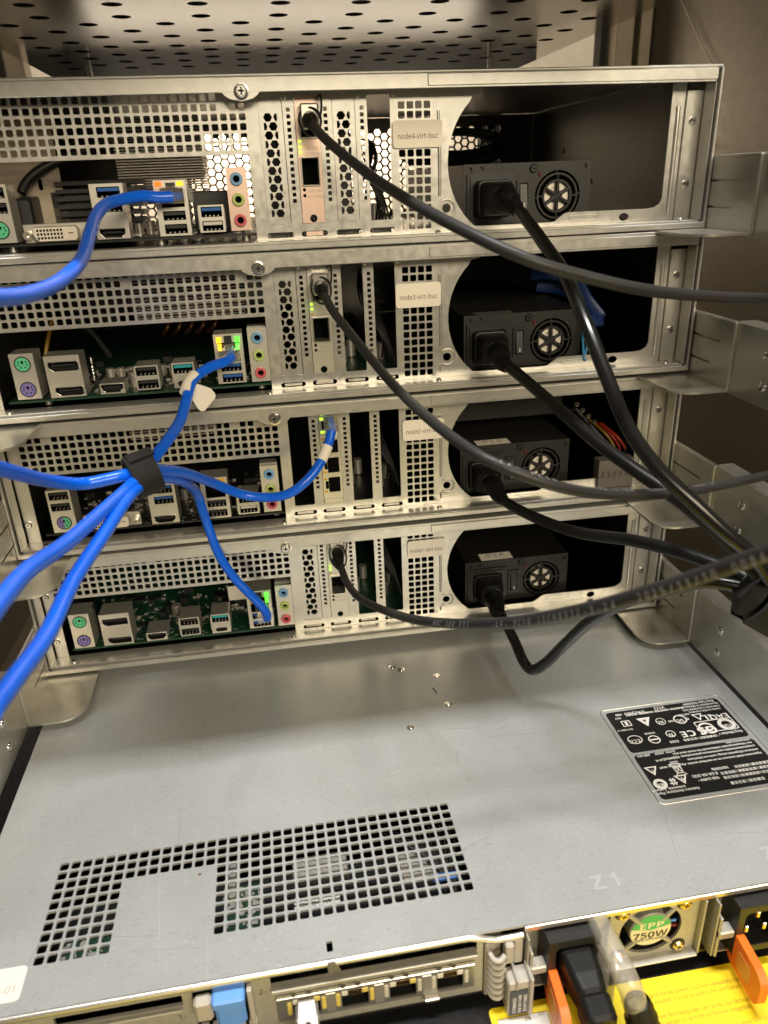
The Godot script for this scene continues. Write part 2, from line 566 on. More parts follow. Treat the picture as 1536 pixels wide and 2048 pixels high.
func _ready() -> void:
	rng.seed = 7
	# ---- camera
	var cam := Camera3D.new()
	cam.name = "camera"
	cam.near = 0.02
	cam.far = 20.0
	cam.fov = 68.787
	var ca := CameraAttributesPhysical.new()
	ca.frustum_focal_length = 17.53
	ca.frustum_focus_distance = 0.46
	ca.frustum_near = 0.02
	ca.frustum_far = 20.0
	ca.exposure_aperture = 8.0
	ca.exposure_multiplier = 1.0
	cam.attributes = ca
	cam.transform = Transform3D(Basis(Vector3(0.98642, -0.0372, 0.15995), Vector3(0.0985, 0.91336, -0.39507), Vector3(-0.1314, 0.40546, 0.90462)).orthonormalized(), mm(163.87, 302.97, 462.91))
	add_child(cam)
	cam.fov = 68.787
	cam.current = true
	# ---- surroundings: a dim warm room seen only in reflections
	var env := Environment.new()
	env.background_mode = Environment.BG_COLOR
	env.background_color = Color(0.08, 0.066, 0.047).linear_to_srgb()
	env.background_energy_multiplier = 1.0
	env.tonemap_mode = Environment.TONE_MAPPER_LINEAR
	env.tonemap_exposure = 1.0
	env.sdfgi_enabled = true
	env.ssao_enabled = true
	env.ssil_enabled = true
	var we := WorldEnvironment.new()
	we.name = "world_environment"
	we.environment = env
	add_child(we)
	# ---- lamps of the room: a neutral tube overhead, a large warm one further back; another added under the shelf
	area_lamp("ceiling_lamp_light", mm(300, 2250, 260), mm(240, 0, 120), Vector2(1.3, 0.12), Color(1.0, 0.99, 0.965), 7.2)
	area_lamp("room_lamp_light", mm(750, 1130, 2200), mm(200, 180, 0), Vector2(1.6, 0.6), Color(1.0, 0.86, 0.62), 5.4)
	area_lamp("aisle_lamp_light", mm(225, 385, -880), mm(225, 385, -1000), Vector2(0.36, 0.04), Color(1.0, 0.9, 0.76), 0.5)
	area_lamp("added_shelf_light", mm(205, 384, -248), mm(205, 340, -247), Vector2(0.31, 0.075), Color(1.0, 0.89, 0.74), 0.026)  # added lamp hidden under the shelf, brightens the lid it mirrors
	sans = SystemFont.new(); sans.font_names = PackedStringArray(["Droid Sans"])
	sans_bold = SystemFont.new(); sans_bold.font_names = PackedStringArray(["Droid Sans"]); sans_bold.font_weight = 700
	mono = SystemFont.new(); mono.font_names = PackedStringArray(["Droid Sans Mono"])
	make_materials()
	build_rack()
	build_shelf()
	build_servers()
	build_rails()
	build_dark_device()
	build_bottom_server()
	build_cables()
	build_loose_things()

func area_lamp(called: String, p: Vector3, to: Vector3, size: Vector2, c: Color, e: float) -> void:
	var l := AreaLight3D.new()
	l.name = called
	l.area_size = size
	l.light_color = c.linear_to_srgb()
	l.light_energy = e
	l.shadow_enabled = true
	l.set("area_range", 8.0)
	l.set("area_attenuation", 2.0)
	var up := Vector3.UP if absf((to - p).normalized().y) < 0.95 else Vector3(0, 0, -1)
	add_child(l)
	l.transform = Transform3D(Basis.looking_at(to - p, up), p)


# ---------------------------------------------------------------- cabinet and shelf
func build_rack() -> void:
	var s := Shape.new()
	s.box(-900, 1300, -700, 1500, -1010, -1000)
	var wall := obj("aisle_wall", s, M.wall_paint)
	wall.set_meta("kind", "structure")
	var r := thing("rack_cabinet", "brown painted metal rack cabinet standing around the stacked servers", "rack cabinet")
	for x in [[-222.0, -220.0], [645.0, 647.0]]:
		s = Shape.new()
		s.box(x[0], x[1], -260, 760, -620, 330)
		obj("side_panel", s, M.rack_paint, r)
	s = Shape.new()
	s.box(-222, 647, 760, 763, -620, 40)
	obj("roof_panel", s, M.rack_paint, r)
	s = Shape.new()
	s.box(-222, 647, -263, -260, -620, 330)
	obj("base_panel", s, M.rack_paint, r)
	for x in [[-108.0, -88.0], [-80.0, -62.0], [600.0, 621.0], [629.0, 643.0]]:
		s = Shape.new()
		s.box(x[0], x[1], -260, 760, -530, -500, 0.8)
		obj("mounting_post", s, M.wall_paint, r)
	for x in [[622.0, 628.5], [592.0, 599.0], [-87.0, -81.0], [-24.0, 2.0], [447.0, 472.0]]:
		s = Shape.new()
		s.box(x[0], x[1], -260, 760, -545, -526)
		obj("post_channel", s, M.black_matte, r)
	s = Shape.new()
	s.tube(PackedVector3Array([Vector3(640.5, 505, -475), Vector3(640.5, 450, -414), Vector3(640.5, 396, -355)]), 0.6, 8)
	obj("diagonal_line", s, M.tin, r)  # thin pale diagonal line along the side panel

func build_shelf() -> void:
	var r := thing("perforated_shelf", "brushed metal shelf with round vent holes hanging over the top server", "shelf")
	var s := Shape.new()
	s.xf = Transform3D(Basis(Vector3(1, 0, 0), Vector3(0, 0, -1), Vector3(0, 1, 0)), Vector3(0, 385, 0))
	var holes := []
	var zs := [95.0, 75.0, 50.0, 20.0, -9.5, -29.0, -48.8, -66.0, -84.0, -100.0, -116.0, -131.0, -146.0, -161.0, -176.0, -191.0]
	for i in zs.size():
		var off := 0.0 if (i < 5 and i % 2 == 0) or i == 3 or (i >= 5 and i % 2 == 0) else 20.2
		var x := 65.6 + off - 40.4
		while x < 388:
			if x > 27: holes.append(disc(x, -zs[i], 5.0, 20))
			x += 40.4
	s.plate(20, 395, -126, 420, 0, 1.5, holes)
	obj("shelf_plate", s, M.shelf, r)
	s = Shape.new()
	s.box(20, 395, 386.6, 410, 124.5, 126)
	s.box(20, 21.2, 386.6, 410, -420, 124.4)
	s.box(393.8, 395, 386.6, 410, -420, 124.4)
	obj("raised_edge", s, M.shelf, r)
	for x in [57.7, 352.3]:
		s = Shape.new()
		s.cyl(Vector3(x, 385, -176), Vector3(x, 373.5, -176), 2.0, 2.0, 12)
		obj("white_pin", s, M.usb_white, r)  # small white pin hanging under the shelf


	var d := thing("added_shelf_box", "unseen black box added above the perforated shelf to keep its holes dark", "added blocker")
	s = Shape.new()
	s.box(26, 390, 388, 560, -600, 118, 1.0)  # added box, blocks light that would show through the shelf holes
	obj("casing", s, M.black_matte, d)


# ---------------------------------------------------------------- 2U servers
func screw(s: Shape, p: Vector3, d: Vector3, r: float, h: float, cross: Shape = null) -> void:
	s.lathe(p, d, [[0, r], [h * 0.55, r], [h, r * 0.72], [h, 0]], 16)
	if cross:
		var a := d.cross(Vector3(0.2, 0.9, 0.3)).normalized()
		var b := d.cross(a)
		for e in [a, b]:
			cross.cyl(p + d * (h + 0.02) - e * r * 0.5, p + d * (h + 0.02) + e * r * 0.5, 0.22, 0.22, 6)

func build_servers() -> void:
	var place := {4: [Vector3(-0.16, 265.83, 4.9), 0.012], 3: [Vector3(-0.32, 178.57, 2.45), 0.001], 2: [Vector3(0.46, 88.99, -3.13), -0.002], 1: [Vector3(-0.68, -0.26, -4.19), -0.012]}
	var say := {
		4: "topmost silver 2U server, with the node4-virt-buc name tag and a lit orange port light",
		3: "second silver 2U server from the top, with the node3-virt-buc name tag and blue leads inside",
		2: "third silver 2U server from the top, with the node2-virt-buc name tag and loose coloured wires",
		1: "lowest of the four 2U servers, with the node1-virt-buc name tag and a green circuit board"}
	for k in [4, 3, 2, 1]:
		var o := thing("rack_server", say[k], "server", "2U servers stacked in the rack", place[k][0])
		o.basis = Basis(Vector3.UP, place[k][1])
		chassis(o, k)
		slots(o, k)
		supply(o, k)
		board(o, k)
		ports(o, k)
		name_tag(o, k)

func chassis(o: Node3D, k: int) -> void:
	var s := Shape.new()
	s.box(-3.3, 431.2, 3.7, 5.1, -2, 13)
	s.box(-2.2, 430.6, 5.2, 8.0, -1, 11.8, 0.3)          # ledge in front of the panel
	s.box(-4.6, 432.6, 3.5, 6.9, 13.3, 14.9, 0.45)       # folded hem
	obj("floor_lip", s, M.steel, o)
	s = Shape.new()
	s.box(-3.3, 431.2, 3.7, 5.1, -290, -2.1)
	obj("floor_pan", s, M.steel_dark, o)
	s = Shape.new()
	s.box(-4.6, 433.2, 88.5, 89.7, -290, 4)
	obj("lid_sheet", s, M.steel if k == 4 else M.steel_dark, o)  # lower lids use the darkened steel for inside shade
	s = Shape.new()
	s.box(-4.6, 433.2, 88.4, 89.8, 4.1, 13.2, 0.4)
	s.box(-4.6, 430.0, 81.2, 88.4, 12.0, 13.2, 0.3)
	s.box(262, 430.2, 82.3, 88.0, 13.2, 13.9, 0.3)
	s.poly(PackedVector2Array([Vector2(152, 83), Vector2(154.5, 80), Vector2(157, 78.4), Vector2(163.2, 77.2), Vector2(169, 78.4), Vector2(171.5, 80), Vector2(174, 83)]), [], 12.0, 13.1)
	obj("lid_lip", s, M.steel, o)
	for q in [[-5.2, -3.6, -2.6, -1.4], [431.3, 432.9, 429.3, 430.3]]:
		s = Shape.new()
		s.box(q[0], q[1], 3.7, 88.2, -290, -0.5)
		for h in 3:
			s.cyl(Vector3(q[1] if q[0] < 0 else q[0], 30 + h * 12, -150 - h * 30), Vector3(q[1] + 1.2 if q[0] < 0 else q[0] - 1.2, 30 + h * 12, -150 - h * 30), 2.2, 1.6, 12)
		obj("side_wall", s, M.shaded_inner_wall, o)
		s = Shape.new()
		s.box(q[0], q[1], 3.7, 88.2, -0.4, 15, 0.4)
		obj("side_hem", s, M.steel, o)
		s = Shape.new()
		s.box(q[2], q[3], 8.1, 81, 3, 13.6, 0.4)
		obj("side_hem", s, M.steel, o)
	# vent grille over the port bay
	s = Shape.new()
	var holes := []
	for i in 32:
		for j in 6:
			if j == 5 and i > 28: continue
			if j == 4 and (i == 29 or (i * 7 + k) % 23 == 0): continue
			var x := 8.1 + 4.985 * i
			var y := 56.7 + 4.78 * j
			holes.append(rrect(x - 1.75, x + 1.75, y - 1.72, y + 1.72, 0.55, 1))
	s.plate(-1.2, 167.5, 52.8, 87, -1, 0, holes)
	obj("vent_grille", s, M.steel, o)
	# panel round the slots
	s = Shape.new()
	s.box(-1.2, 6.6, 8.1, 52.8, -1, 0)
	s.box(164.3, 167.5, 8.1, 52.8, -1, 0)
	holes = []
	var open := [[171.0, 184.4], [190.6, 203.9], [210.9, 224.0], [230.5, 243.4]]
	for i in 4:
		holes.append(rrect(open[i][0], open[i][1], 16, 80, 0.8, 2))
		holes.append(rrect(open[i][0] - 0.9, open[i][1] + 0.9, 8.9, 11.9, 1.4, 3))
	for x in [187.3, 207.5, 227.6]:
		for j in 15: holes.append(rect(x - 1.05, x + 1.05, 27.2 + 3.26 * j, 29.2 + 3.26 * j))
	s.plate(167.5, 247, 8.1, 87, -1, 0, holes)
	holes = []
	for i in 4:
		for j in 14: holes.append(rrect(249.8 + 4.87 * i - 1.9, 249.8 + 4.87 * i + 1.9, 12 + 4.815 * j - 1.85, 12 + 4.815 * j + 1.85, 0.5, 1))
	s.plate(247, 268.5, 8.1, 87, -1, 0, holes)
	var out := PackedVector2Array([Vector2(268.5, 8.1), Vector2(419.5, 8.1), Vector2(419.5, 87), Vector2(411, 87), Vector2(411, 20.5), Vector2(409.6, 17.6), Vector2(406.5, 15.7), Vector2(401.5, 15.1), Vector2(350.6, 15.2), Vector2(348.6, 14.6), Vector2(342.6, 10.5), Vector2(340.8, 10), Vector2(296.5, 10)])
	for i in 17:                                             # the round bite beside the power supply
		var t := deg_to_rad(lerpf(232, 134, i / 16.0))
		out.append(Vector2(318.5 + cos(t) * 42.3, 44.5 + sin(t) * 43.5))
	out.append_array(PackedVector2Array([Vector2(290.5, 78.4), Vector2(295.4, 79.3), Vector2(297.2, 80.8), Vector2(297.6, 87), Vector2(268.5, 87)]))
	s.poly(out, [disc(275.4, 20.7, 2.6, 20), disc(387, 11.0, 3.1, 20, 0.75)], -1, 0)
	obj("rear_panel", s, M.steel, o)
	s = Shape.new()
	s.tube(PackedVector3Array([Vector3(270.8, 71.5, -0.4), Vector3(271.2, 60, 0), Vector3(271.4, 40, 0), Vector3(271.3, 27.6, 0)]), 1.0, 8)
	obj("pressed_bead", s, M.steel, o)
	s = Shape.new()
	s.tube(PackedVector3Array([Vector3(271.2, 16.2, -0.2), Vector3(271.3, 13, 0), Vector3(271.3, 12, -0.4)]), 0.9, 8)
	var loop := PackedVector3Array()
	for i in 19: loop.append(Vector3(275.4 + cos(deg_to_rad(130 - 20.0 * i * 0.72)) * 4.9, 20.7 + sin(deg_to_rad(130 - 20.0 * i * 0.72)) * 4.9, 0))
	s.tube(loop, 0.8, 8)
	obj("pressed_bead", s, M.steel, o)
	s = Shape.new()
	s.tube(PackedVector3Array([Vector3(415.4, 70, -0.4), Vector3(415.5, 60, 0), Vector3(415.6, 20, 0), Vector3(415.7, 11.5, -0.4)]), 1.5, 10)
	obj("pressed_bead", s, M.steel, o)
	s = Shape.new()
	loop = PackedVector3Array()
	for p in rrect(352, 369.5, 10.6, 13.2, 1.3, 4): loop.append(Vector3(p.x, p.y, 0))
	loop.append(loop[0])
	s.tube(loop, 0.32, 6)
	s.box(379.2, 379.5, 8.4, 14.8, 0, 0.25)
	obj("pressed_bead", s, M.steel, o)
	# stamped tongues in the little windows below the slots
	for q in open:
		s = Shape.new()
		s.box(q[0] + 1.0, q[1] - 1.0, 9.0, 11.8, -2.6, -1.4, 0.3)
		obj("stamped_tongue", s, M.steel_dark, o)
	s = Shape.new()
	s.box(419.6, 431.2, 8.1, 78, 0.4, 1.6)
	obj("side_flange", s, M.steel, o)
	var cross: Shape
	for p in [[424.5, 62.3], [424.5, 28.2], [1.4, 21.0], [1.4, 56.6]]:
		s = Shape.new()
		cross = Shape.new()
		screw(s, Vector3(p[0], p[1], 1.5 if p[0] > 100 else -0.1), Vector3(0, 0, 1), 2.2, 1.9, cross)
		obj("screw_slot", cross, M.black_matte, obj("screw", s, M.chrome, o))
	for x in [11.7, 162.6, 268.3, 420.5]:
		s = Shape.new()
		cross = Shape.new()
		screw(s, Vector3(x, 8.0, 7.5), Vector3(0, 1, 0), 1.7, 1.3, cross)
		obj("screw_slot", cross, M.black_matte, obj("screw", s, M.chrome, o))
	cross = Shape.new()
	s = Shape.new()
	s.lathe(Vector3(163.2, 81.6, 13.0), Vector3(0, 0, 1), [[0, 3.9], [0.4, 3.9], [0.5, 3.2], [1.6 if k < 4 else 3.6, 3.1], [2.1 if k < 4 else 4.1, 2.4], [2.1 if k < 4 else 4.1, 0]], 24)
	var thumb := obj("thumb_screw", s, M.chrome, o)
	cross.cyl(Vector3(161.5, 81.6, 15.1 if k < 4 else 17.1), Vector3(164.9, 81.6, 15.1 if k < 4 else 17.1), 0.4, 0.4, 6)
	cross.cyl(Vector3(163.2, 79.9, 15.1 if k < 4 else 17.1), Vector3(163.2, 83.3, 15.1 if k < 4 else 17.1), 0.4, 0.4, 6)
	obj("screw_slot", cross, M.black_matte, thumb)
	for x in [186.2, 205.7, 225.7, 245.5]:
		s = Shape.new()
		s.lathe(Vector3(x, 79.8, 0), Vector3(0, 0, 1), [[0, 1.3], [0.6, 1.1], [0.9, 0.5], [0.9, 0]], 12)
		obj("rivet", s, M.steel, o)
	if k == 4:
		s = Shape.new()
		s.box(-4, 434, 90.2, 117.6, -300, -292)  # unseen ridge added to stop rays between lid and shelf
		obj("added_ray_blocker", s, M.black, o)
	# front of the chassis, far inside
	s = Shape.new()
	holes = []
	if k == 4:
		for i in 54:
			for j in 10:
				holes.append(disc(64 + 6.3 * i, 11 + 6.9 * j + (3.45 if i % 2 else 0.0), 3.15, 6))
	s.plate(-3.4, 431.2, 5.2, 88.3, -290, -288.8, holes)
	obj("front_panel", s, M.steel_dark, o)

func hex_cover(o: Node3D, x0: float) -> void:
	var s := Shape.new()
	var holes := []
	for i in 12:
		var y := 70.4 - 4.4 * i
		if i % 2 == 0:
			holes.append(hexagon(x0 + 4.9, y, 4.9, 4.1))
			holes.append(PackedVector2Array([Vector2(x0 + 8.0, y), Vector2(x0 + 8.7, y - 1.8), Vector2(x0 + 9.9, y - 1.8), Vector2(x0 + 9.9, y + 1.8), Vector2(x0 + 8.7, y + 1.8)]))
		else:
			holes.append(hexagon(x0 + 7.5, y, 4.9, 4.1))
			holes.append(PackedVector2Array([Vector2(x0 + 4.4, y), Vector2(x0 + 3.7, y - 1.8), Vector2(x0 + 2.5, y - 1.8), Vector2(x0 + 2.5, y + 1.8), Vector2(x0 + 3.7, y + 1.8)]))
	s.plate(x0 - 0.6, x0 + 12.9, 15.4, 80.6, -1.9, -1.05, holes)
	s.plate(x0 + 0.3, x0 + 12.3, 16.3, 79.8, -1.0, -0.25, holes)
	obj("slot_cover", s, M.steel, o)

func slots(o: Node3D, k: int) -> void:
	if k != 2: hex_cover(o, 171.2)
	if k == 4: hex_cover(o, 211.1)
	var plate_mat: Material = M.copperish if k == 4 else M.tin
	var s := Shape.new()
	if k == 2:                                              # four-port network card
		var holes := []
		for j in 4:
			var y := 23.0 + 13.8 * j
			holes.append(PackedVector2Array([Vector2(194.6, y + 1), Vector2(202.3, y + 1), Vector2(202.3, y + 11.6), Vector2(194.6, y + 11.6)]))
		s.plate(190.9, 203.7, 16.2, 80.2, -0.2, 0.6, holes)
		s.box(190.9, 203.7, 16.2, 19.5, 0.6, 1.0, 0.2)
		var card := obj("network_card", s, M.nickel, o)
		for j in 4:
			var y := 23.0 + 13.8 * j
			s = Shape.new()
			s.box(194.4, 202.5, y + 0.8, y + 11.8, -9, -0.3)
			s.box(192.5, 194.5, y + 3.6, y + 9.0, 0.61, 0.75)
			obj("network_socket", s, M.void, card)
			s = Shape.new()
			for q in [[1.0, 2.6], [9.8, 11.4]]: s.box(191.6, 193.6, y + q[0], y + q[1], 0.6, 0.9)
			obj("port_light", s, M.lime_led if j == 3 else M.amber_off, card)
		s = Shape.new()
		s.cyl(Vector3(192.9, 79, 0.7), Vector3(192.9, 79, 2.2), 1.6, 1.2, 12)
		obj("port_light", s, M.lime_led, card)
		led_lamp(o, Vector3(192.9, 79, 3.0), Color(0.5, 1.0, 0.05), 0.000015)
	else:                                                   # card with two pluggable-module cages
		s.plate(190.9, 203.7, 16.2, 80.2, -0.2, 0.7, [rect(193.4, 202.4, 60.2, 74.4), rect(192.6, 201.8, 36.2, 49.8), disc(193.1, 33.7, 0.95, 12), disc(193.1, 30.7, 0.95, 12), disc(197.2, 18.6, 2.1, 20)])
		var card := obj("network_card", s, plate_mat, o)
		for q in [[193.4, 202.4, 60.2, 74.4], [192.6, 201.8, 36.2, 49.8]]:
			s = Shape.new()
			for e in [[q[0] - 0.7, q[0], q[2] - 0.7, q[3] + 0.7], [q[1], q[1] + 0.7, q[2] - 0.7, q[3] + 0.7], [q[0], q[1], q[2] - 0.7, q[2]], [q[0], q[1], q[3], q[3] + 0.7]]: s.box(e[0], e[1], e[2], e[3], -22, 1.9, 0.15)
			for j in 5: s.box(q[0] - 1.0, q[0] - 0.7, q[2] + 1.5 + 2.6 * j, q[2] + 3.0 + 2.6 * j, 0.8, 1.6)
			obj("module_cage", s, M.nickel, card)
			s = Shape.new()
			s.box(q[0] + 0.05, q[1] - 0.05, q[2] + 0.05, q[3] - 0.05, -22.5, -9)
			obj("cage_bottom", s, M.void, card)  # shade inside the cage painted as a near-black bottom
		for y in [58.2, 55.4, 52.7]:
			s = Shape.new()
			s.cyl(Vector3(192.4, y, 0.4), Vector3(192.4, y, 1.5), 0.85, 0.7, 10)
			obj("status_light", s, M.lime_led if (k == 4 or y > 53) else M.amber_off, card)
		led_lamp(o, Vector3(192.4, 55.4, 2.5), Color(0.5, 1.0, 0.05), 0.000015)
		var b := Basis()
		lettering("lettering", [["LAN 10G", at(194.6, 54.6, 0.74, b), 1.5, 0], ["ACT/LINK", at(194.6, 51.8, 0.74, b), 1.5, 0], ["LAN 10G", at(194.7, 33.0, 0.74, b), 1.5, 0], ["ACT/LINK", at(194.7, 30.0, 0.74, b), 1.5, 0]], M.faint_ink, card)
		s = Shape.new()
		s.box(192.5, 202.2, 9.2, 11.7, -1.4, -0.9, 0.1)
		obj("serial_sticker", s, M.copperish if k == 4 else M.paper, card)
		lettering("lettering", [["33005471", at(197.3, 9.7, -0.86), 1.5, 1]], M.paper_ink if k < 4 else M.faint_ink, card)
	s = Shape.new()
	s.box(192, 203, 20, 78, -110, -23 if k != 2 else -10)
	obj("card_board", s, M.pcb_black, o)
	if k == 4:
		s = Shape.new()
		s.box(168, 190, 13, 77, -160, -45, 0.5)
		obj("added_dark_bulk", s, M.black, o)  # black bulk added to keep the slot cover holes dark
		s = Shape.new()
		s.box(205, 227, 13, 77, -160, -50, 0.5)
		obj("added_dark_bulk", s, M.black, o)  # second added bulk, darkens the third slot from behind
		s = Shape.new()
		s.box(129, 152, 13, 35, -70, -30, 0.5)
		obj("added_port_block", s, M.black, o)  # black box added to cover the bright honeycomb behind the ports
	# what shows through the open slots
	s = Shape.new()
	for q in [[213.0, 13.0, -40.0], [221.0, 13.0, -60.0], [233.0, 13.0, -30.0], [240.0, 13.0, -45.0]]:
		s.cyl(Vector3(q[0], q[1], q[2]), Vector3(q[0], q[1] + 11, q[2]), 3.2, 3.2, 14)
	obj("capacitor", s, M.tin, o)
	s = Shape.new()
	s.box(214, 218, 12.7, 22, -180, -75)
	s.box(234, 238, 12.7, 22, -180, -70)
	obj("card_slot", s, M.black, o)
	s = Shape.new()
	for i in 5:
		s.tube(Shape.smooth(PackedVector3Array([Vector3(246 - i * 1.5, 14, -25 - i * 4), Vector3(243 - i, 30, -34), Vector3(236 - i * 2, 52, -50), Vector3(233, 66, -90)])), 0.7, 6)
	obj("header_cable", s, M.black, o)

func led_lamp(o: Node3D, p: Vector3, c: Color, e: float) -> void:
	var l := OmniLight3D.new()
	l.name = "status_lamp"
	l.light_color = c.linear_to_srgb()
	l.light_energy = e
	l.light_size = 0.002
	l.omni_range = 3.0
	l.omni_attenuation = 2.0
	l.shadow_enabled = true
	l.position = p * K
	o.add_child(l, true)

func supply(o: Node3D, k: int) -> void:
	var dx: float = {4: 0.0, 3: 0.3, 2: -1.2, 1: 3.6}[k]
	var zf: float = -9.0
	var s := Shape.new()
	s.box(288.4 + dx, 367.2 + dx, 9.2, 43.4, zf - 170, zf - 12.0)
	s.plate(288.4 + dx, 367.2 + dx, 9.2, 43.4, zf - 12.0, zf - 1.3, [disc(347 + dx, 24.4, 14.7, 32)])
	var unit := obj("power_supply", s, M.psu_paint, o)
	# face plate with the fan opening and two fixing holes
	s = Shape.new()
	var c := Vector2(347 + dx, 24.4)
	s.plate(288.4 + dx, 367.2 + dx, 9.0, 43.6, zf - 1.2, zf, [disc(c.x, c.y, 14.4, 32), disc(292 + dx, 40.5, 1.5, 12), disc(299 + dx, 40.8, 1.3, 12), disc(363.6 + dx, 40.4, 1.6, 12)])
	obj("face_plate", s, M.psu_paint, unit)
	s = Shape.new()
	for q in [[11.9, 13.0], [8.2, 9.4]]:
		s.poly(disc(c.x, c.y, q[1], 36), [disc(c.x, c.y, q[0], 36)], zf - 1.0, zf - 0.1)
	for a in [0, 90, 180, 270]:
		var e := Vector2.from_angle(deg_to_rad(a + 3.0))
		s.cyl(Vector3(c.x + e.x * 12.5, c.y + e.y * 12.5, zf - 0.6), Vector3(c.x + e.x * 15, c.y + e.y * 15, zf - 0.6), 0.6, 0.6, 6)
	for a in [90, 180, 0, 270]:
		var e := Vector2.from_angle(deg_to_rad(a))
		s.cyl(Vector3(c.x + e.x * 9, c.y + e.y * 9, zf - 0.6), Vector3(c.x + e.x * 12.2, c.y + e.y * 12.2, zf - 0.6), 0.7, 0.7, 6)
	for i in 6:
		var e := Vector2.from_angle(deg_to_rad(60 * i + 30))
		s.box(-0.001, 0.001, -0.001, 0.001, -0.001, 0.001)
		s.cyl(Vector3(c.x, c.y, zf - 0.6), Vector3(c.x + e.x * 8.6, c.y + e.y * 8.6, zf - 0.6), 1.15, 1.15, 6)
	s.cyl(Vector3(c.x, c.y, zf - 1.1), Vector3(c.x, c.y, zf - 0.15), 3.4, 3.4, 20)
	obj("fan_guard", s, M.psu_paint, unit)
	s = Shape.new()
	s.cyl(Vector3(c.x, c.y, zf - 6), Vector3(c.x, c.y, zf - 2.6), 8.0, 8.0, 28)
	obj("hub_sticker", s, M.paper, unit)
	lettering("lettering", [["DC 12V", at(c.x, c.y + 4.4, zf - 2.55), 1.3, 1], ["FAN", at(c.x - 4.6, c.y + 1.5, zf - 2.55), 1.2, 1], ["A12", at(c.x + 4.6, c.y + 1.5, zf - 2.55), 1.2, 1], ["0.3A", at(c.x - 4.6, c.y - 3.2, zf - 2.55), 1.2, 1], ["40x", at(c.x + 4.6, c.y - 3.2, zf - 2.55), 1.2, 1], ["DC", at(c.x, c.y - 6.2, zf - 2.55), 1.3, 1]], M.paper_ink, unit)
	s = Shape.new()
	for i in 7:
		var a := TAU * i / 7
		var e := Vector2.from_angle(a)
		var t := Vector2.from_angle(a + 0.75)
		s.quad(Vector3(c.x + e.x * 8, c.y + e.y * 8, zf - 3), Vector3(c.x + e.x * 14, c.y + e.y * 14, zf - 3.5), Vector3(c.x + t.x * 14, c.y + t.y * 14, zf - 7.5), Vector3(c.x + t.x * 8, c.y + t.y * 8, zf - 7.5))
	s.cyl(Vector3(c.x, c.y, zf - 9), Vector3(c.x, c.y, zf - 8.6), 14.8, 14.8, 30)
	obj("fan_blades", s, M.void, unit)
	s = Shape.new()
	s.tube(Shape.smooth(PackedVector3Array([Vector3(335.5 + dx, 38.6, zf - 1), Vector3(335 + dx, 36.8, zf + 0.6), Vector3(335.8 + dx, 34.4, zf - 1.5)])), 0.55, 6)
	obj("fan_wire", s, M.wire_red, unit)
	var cross := Shape.new()
	s = Shape.new()
	screw(s, Vector3(331.2 + dx, 40.2, zf), Vector3(0, 0, 1), 2.5, 1.4, cross)
	obj("screw", s, M.black, unit)
	obj("screw_slot", cross, M.void, unit)
	# inlet and rocker switch
	s = Shape.new()
	s.plate(290 + dx, 319.5 + dx, 10.5, 38, zf, zf + 1.6, [rrect(292.6 + dx, 316.8 + dx, 12.8, 35.6, 2.5)])
	s.plate(291.6 + dx, 317.8 + dx, 11.8, 36.6, zf + 1.6, zf + 2.6, [rrect(293.6 + dx, 315.8 + dx, 13.8, 34.6, 2.5)])
	obj("power_inlet", s, M.black, unit)
	s = Shape.new()
	s.plate(321 + dx, 329.4 + dx, 15.5, 34.2, zf, zf + 1.3, [rrect(322.4 + dx, 328.0 + dx, 17, 32.6, 1.2)])
	obj("switch_frame", s, M.black, unit)
	s = Shape.new()
	s.xf = Transform3D(Basis(Vector3.RIGHT, -0.16), Vector3(325.2 + dx, 24.8, zf + 0.6))
	s.box(-2.6, 2.6, -7.4, 7.4, -1.6, 1.2, 0.5)
	obj("rocker", s, M.black, unit)
	s = Shape.new()
	s.box(324.9 + dx, 325.5 + dx, 18.8, 21.4, zf + 2.2, zf + 2.75)
	obj("switch_mark", s, M.label_ink, unit)
	# sticker on top
	s = Shape.new()
	if k < 3:
		s.box(301 + dx, 325 + dx, 43.45, 43.6, zf - 12, zf - 0.6)
		var st := obj("version_sticker", s, M.paper, unit)
		lettering("lettering", [["V 1.0", at(313 + dx, 43.66, zf - 8.4, Basis(Vector3(-1, 0, 0), Vector3(0, 0, 1), Vector3(0, 1, 0))), 4.6, 1]], M.paper_ink, st)
	elif k == 3:
		s.box(297 + dx, 322 + dx, 43.45, 43.55, zf - 11, zf - 1.0)
		obj("foil_sticker", s, M.aluminium, unit)


# ---------------------------------------------------------------- boards and ports
func fins(x0: float, x1: float, y0: float, y1: float, z0: float, z1: float, pitch: float) -> Shape:
	var s := Shape.new()
	var y := y0
	while y < y1:
		s.box(x0, x1, y, y + pitch * 0.42, z0, z1)
		y += pitch
	for x in [x0 + 0.25 * (x1 - x0), x0 + 0.75 * (x1 - x0)]:
		s.cyl(Vector3(x, y0 - 2, (z0 + z1) / 2), Vector3(x, y1, (z0 + z1) / 2), 2.4, 2.4, 10)
	return s

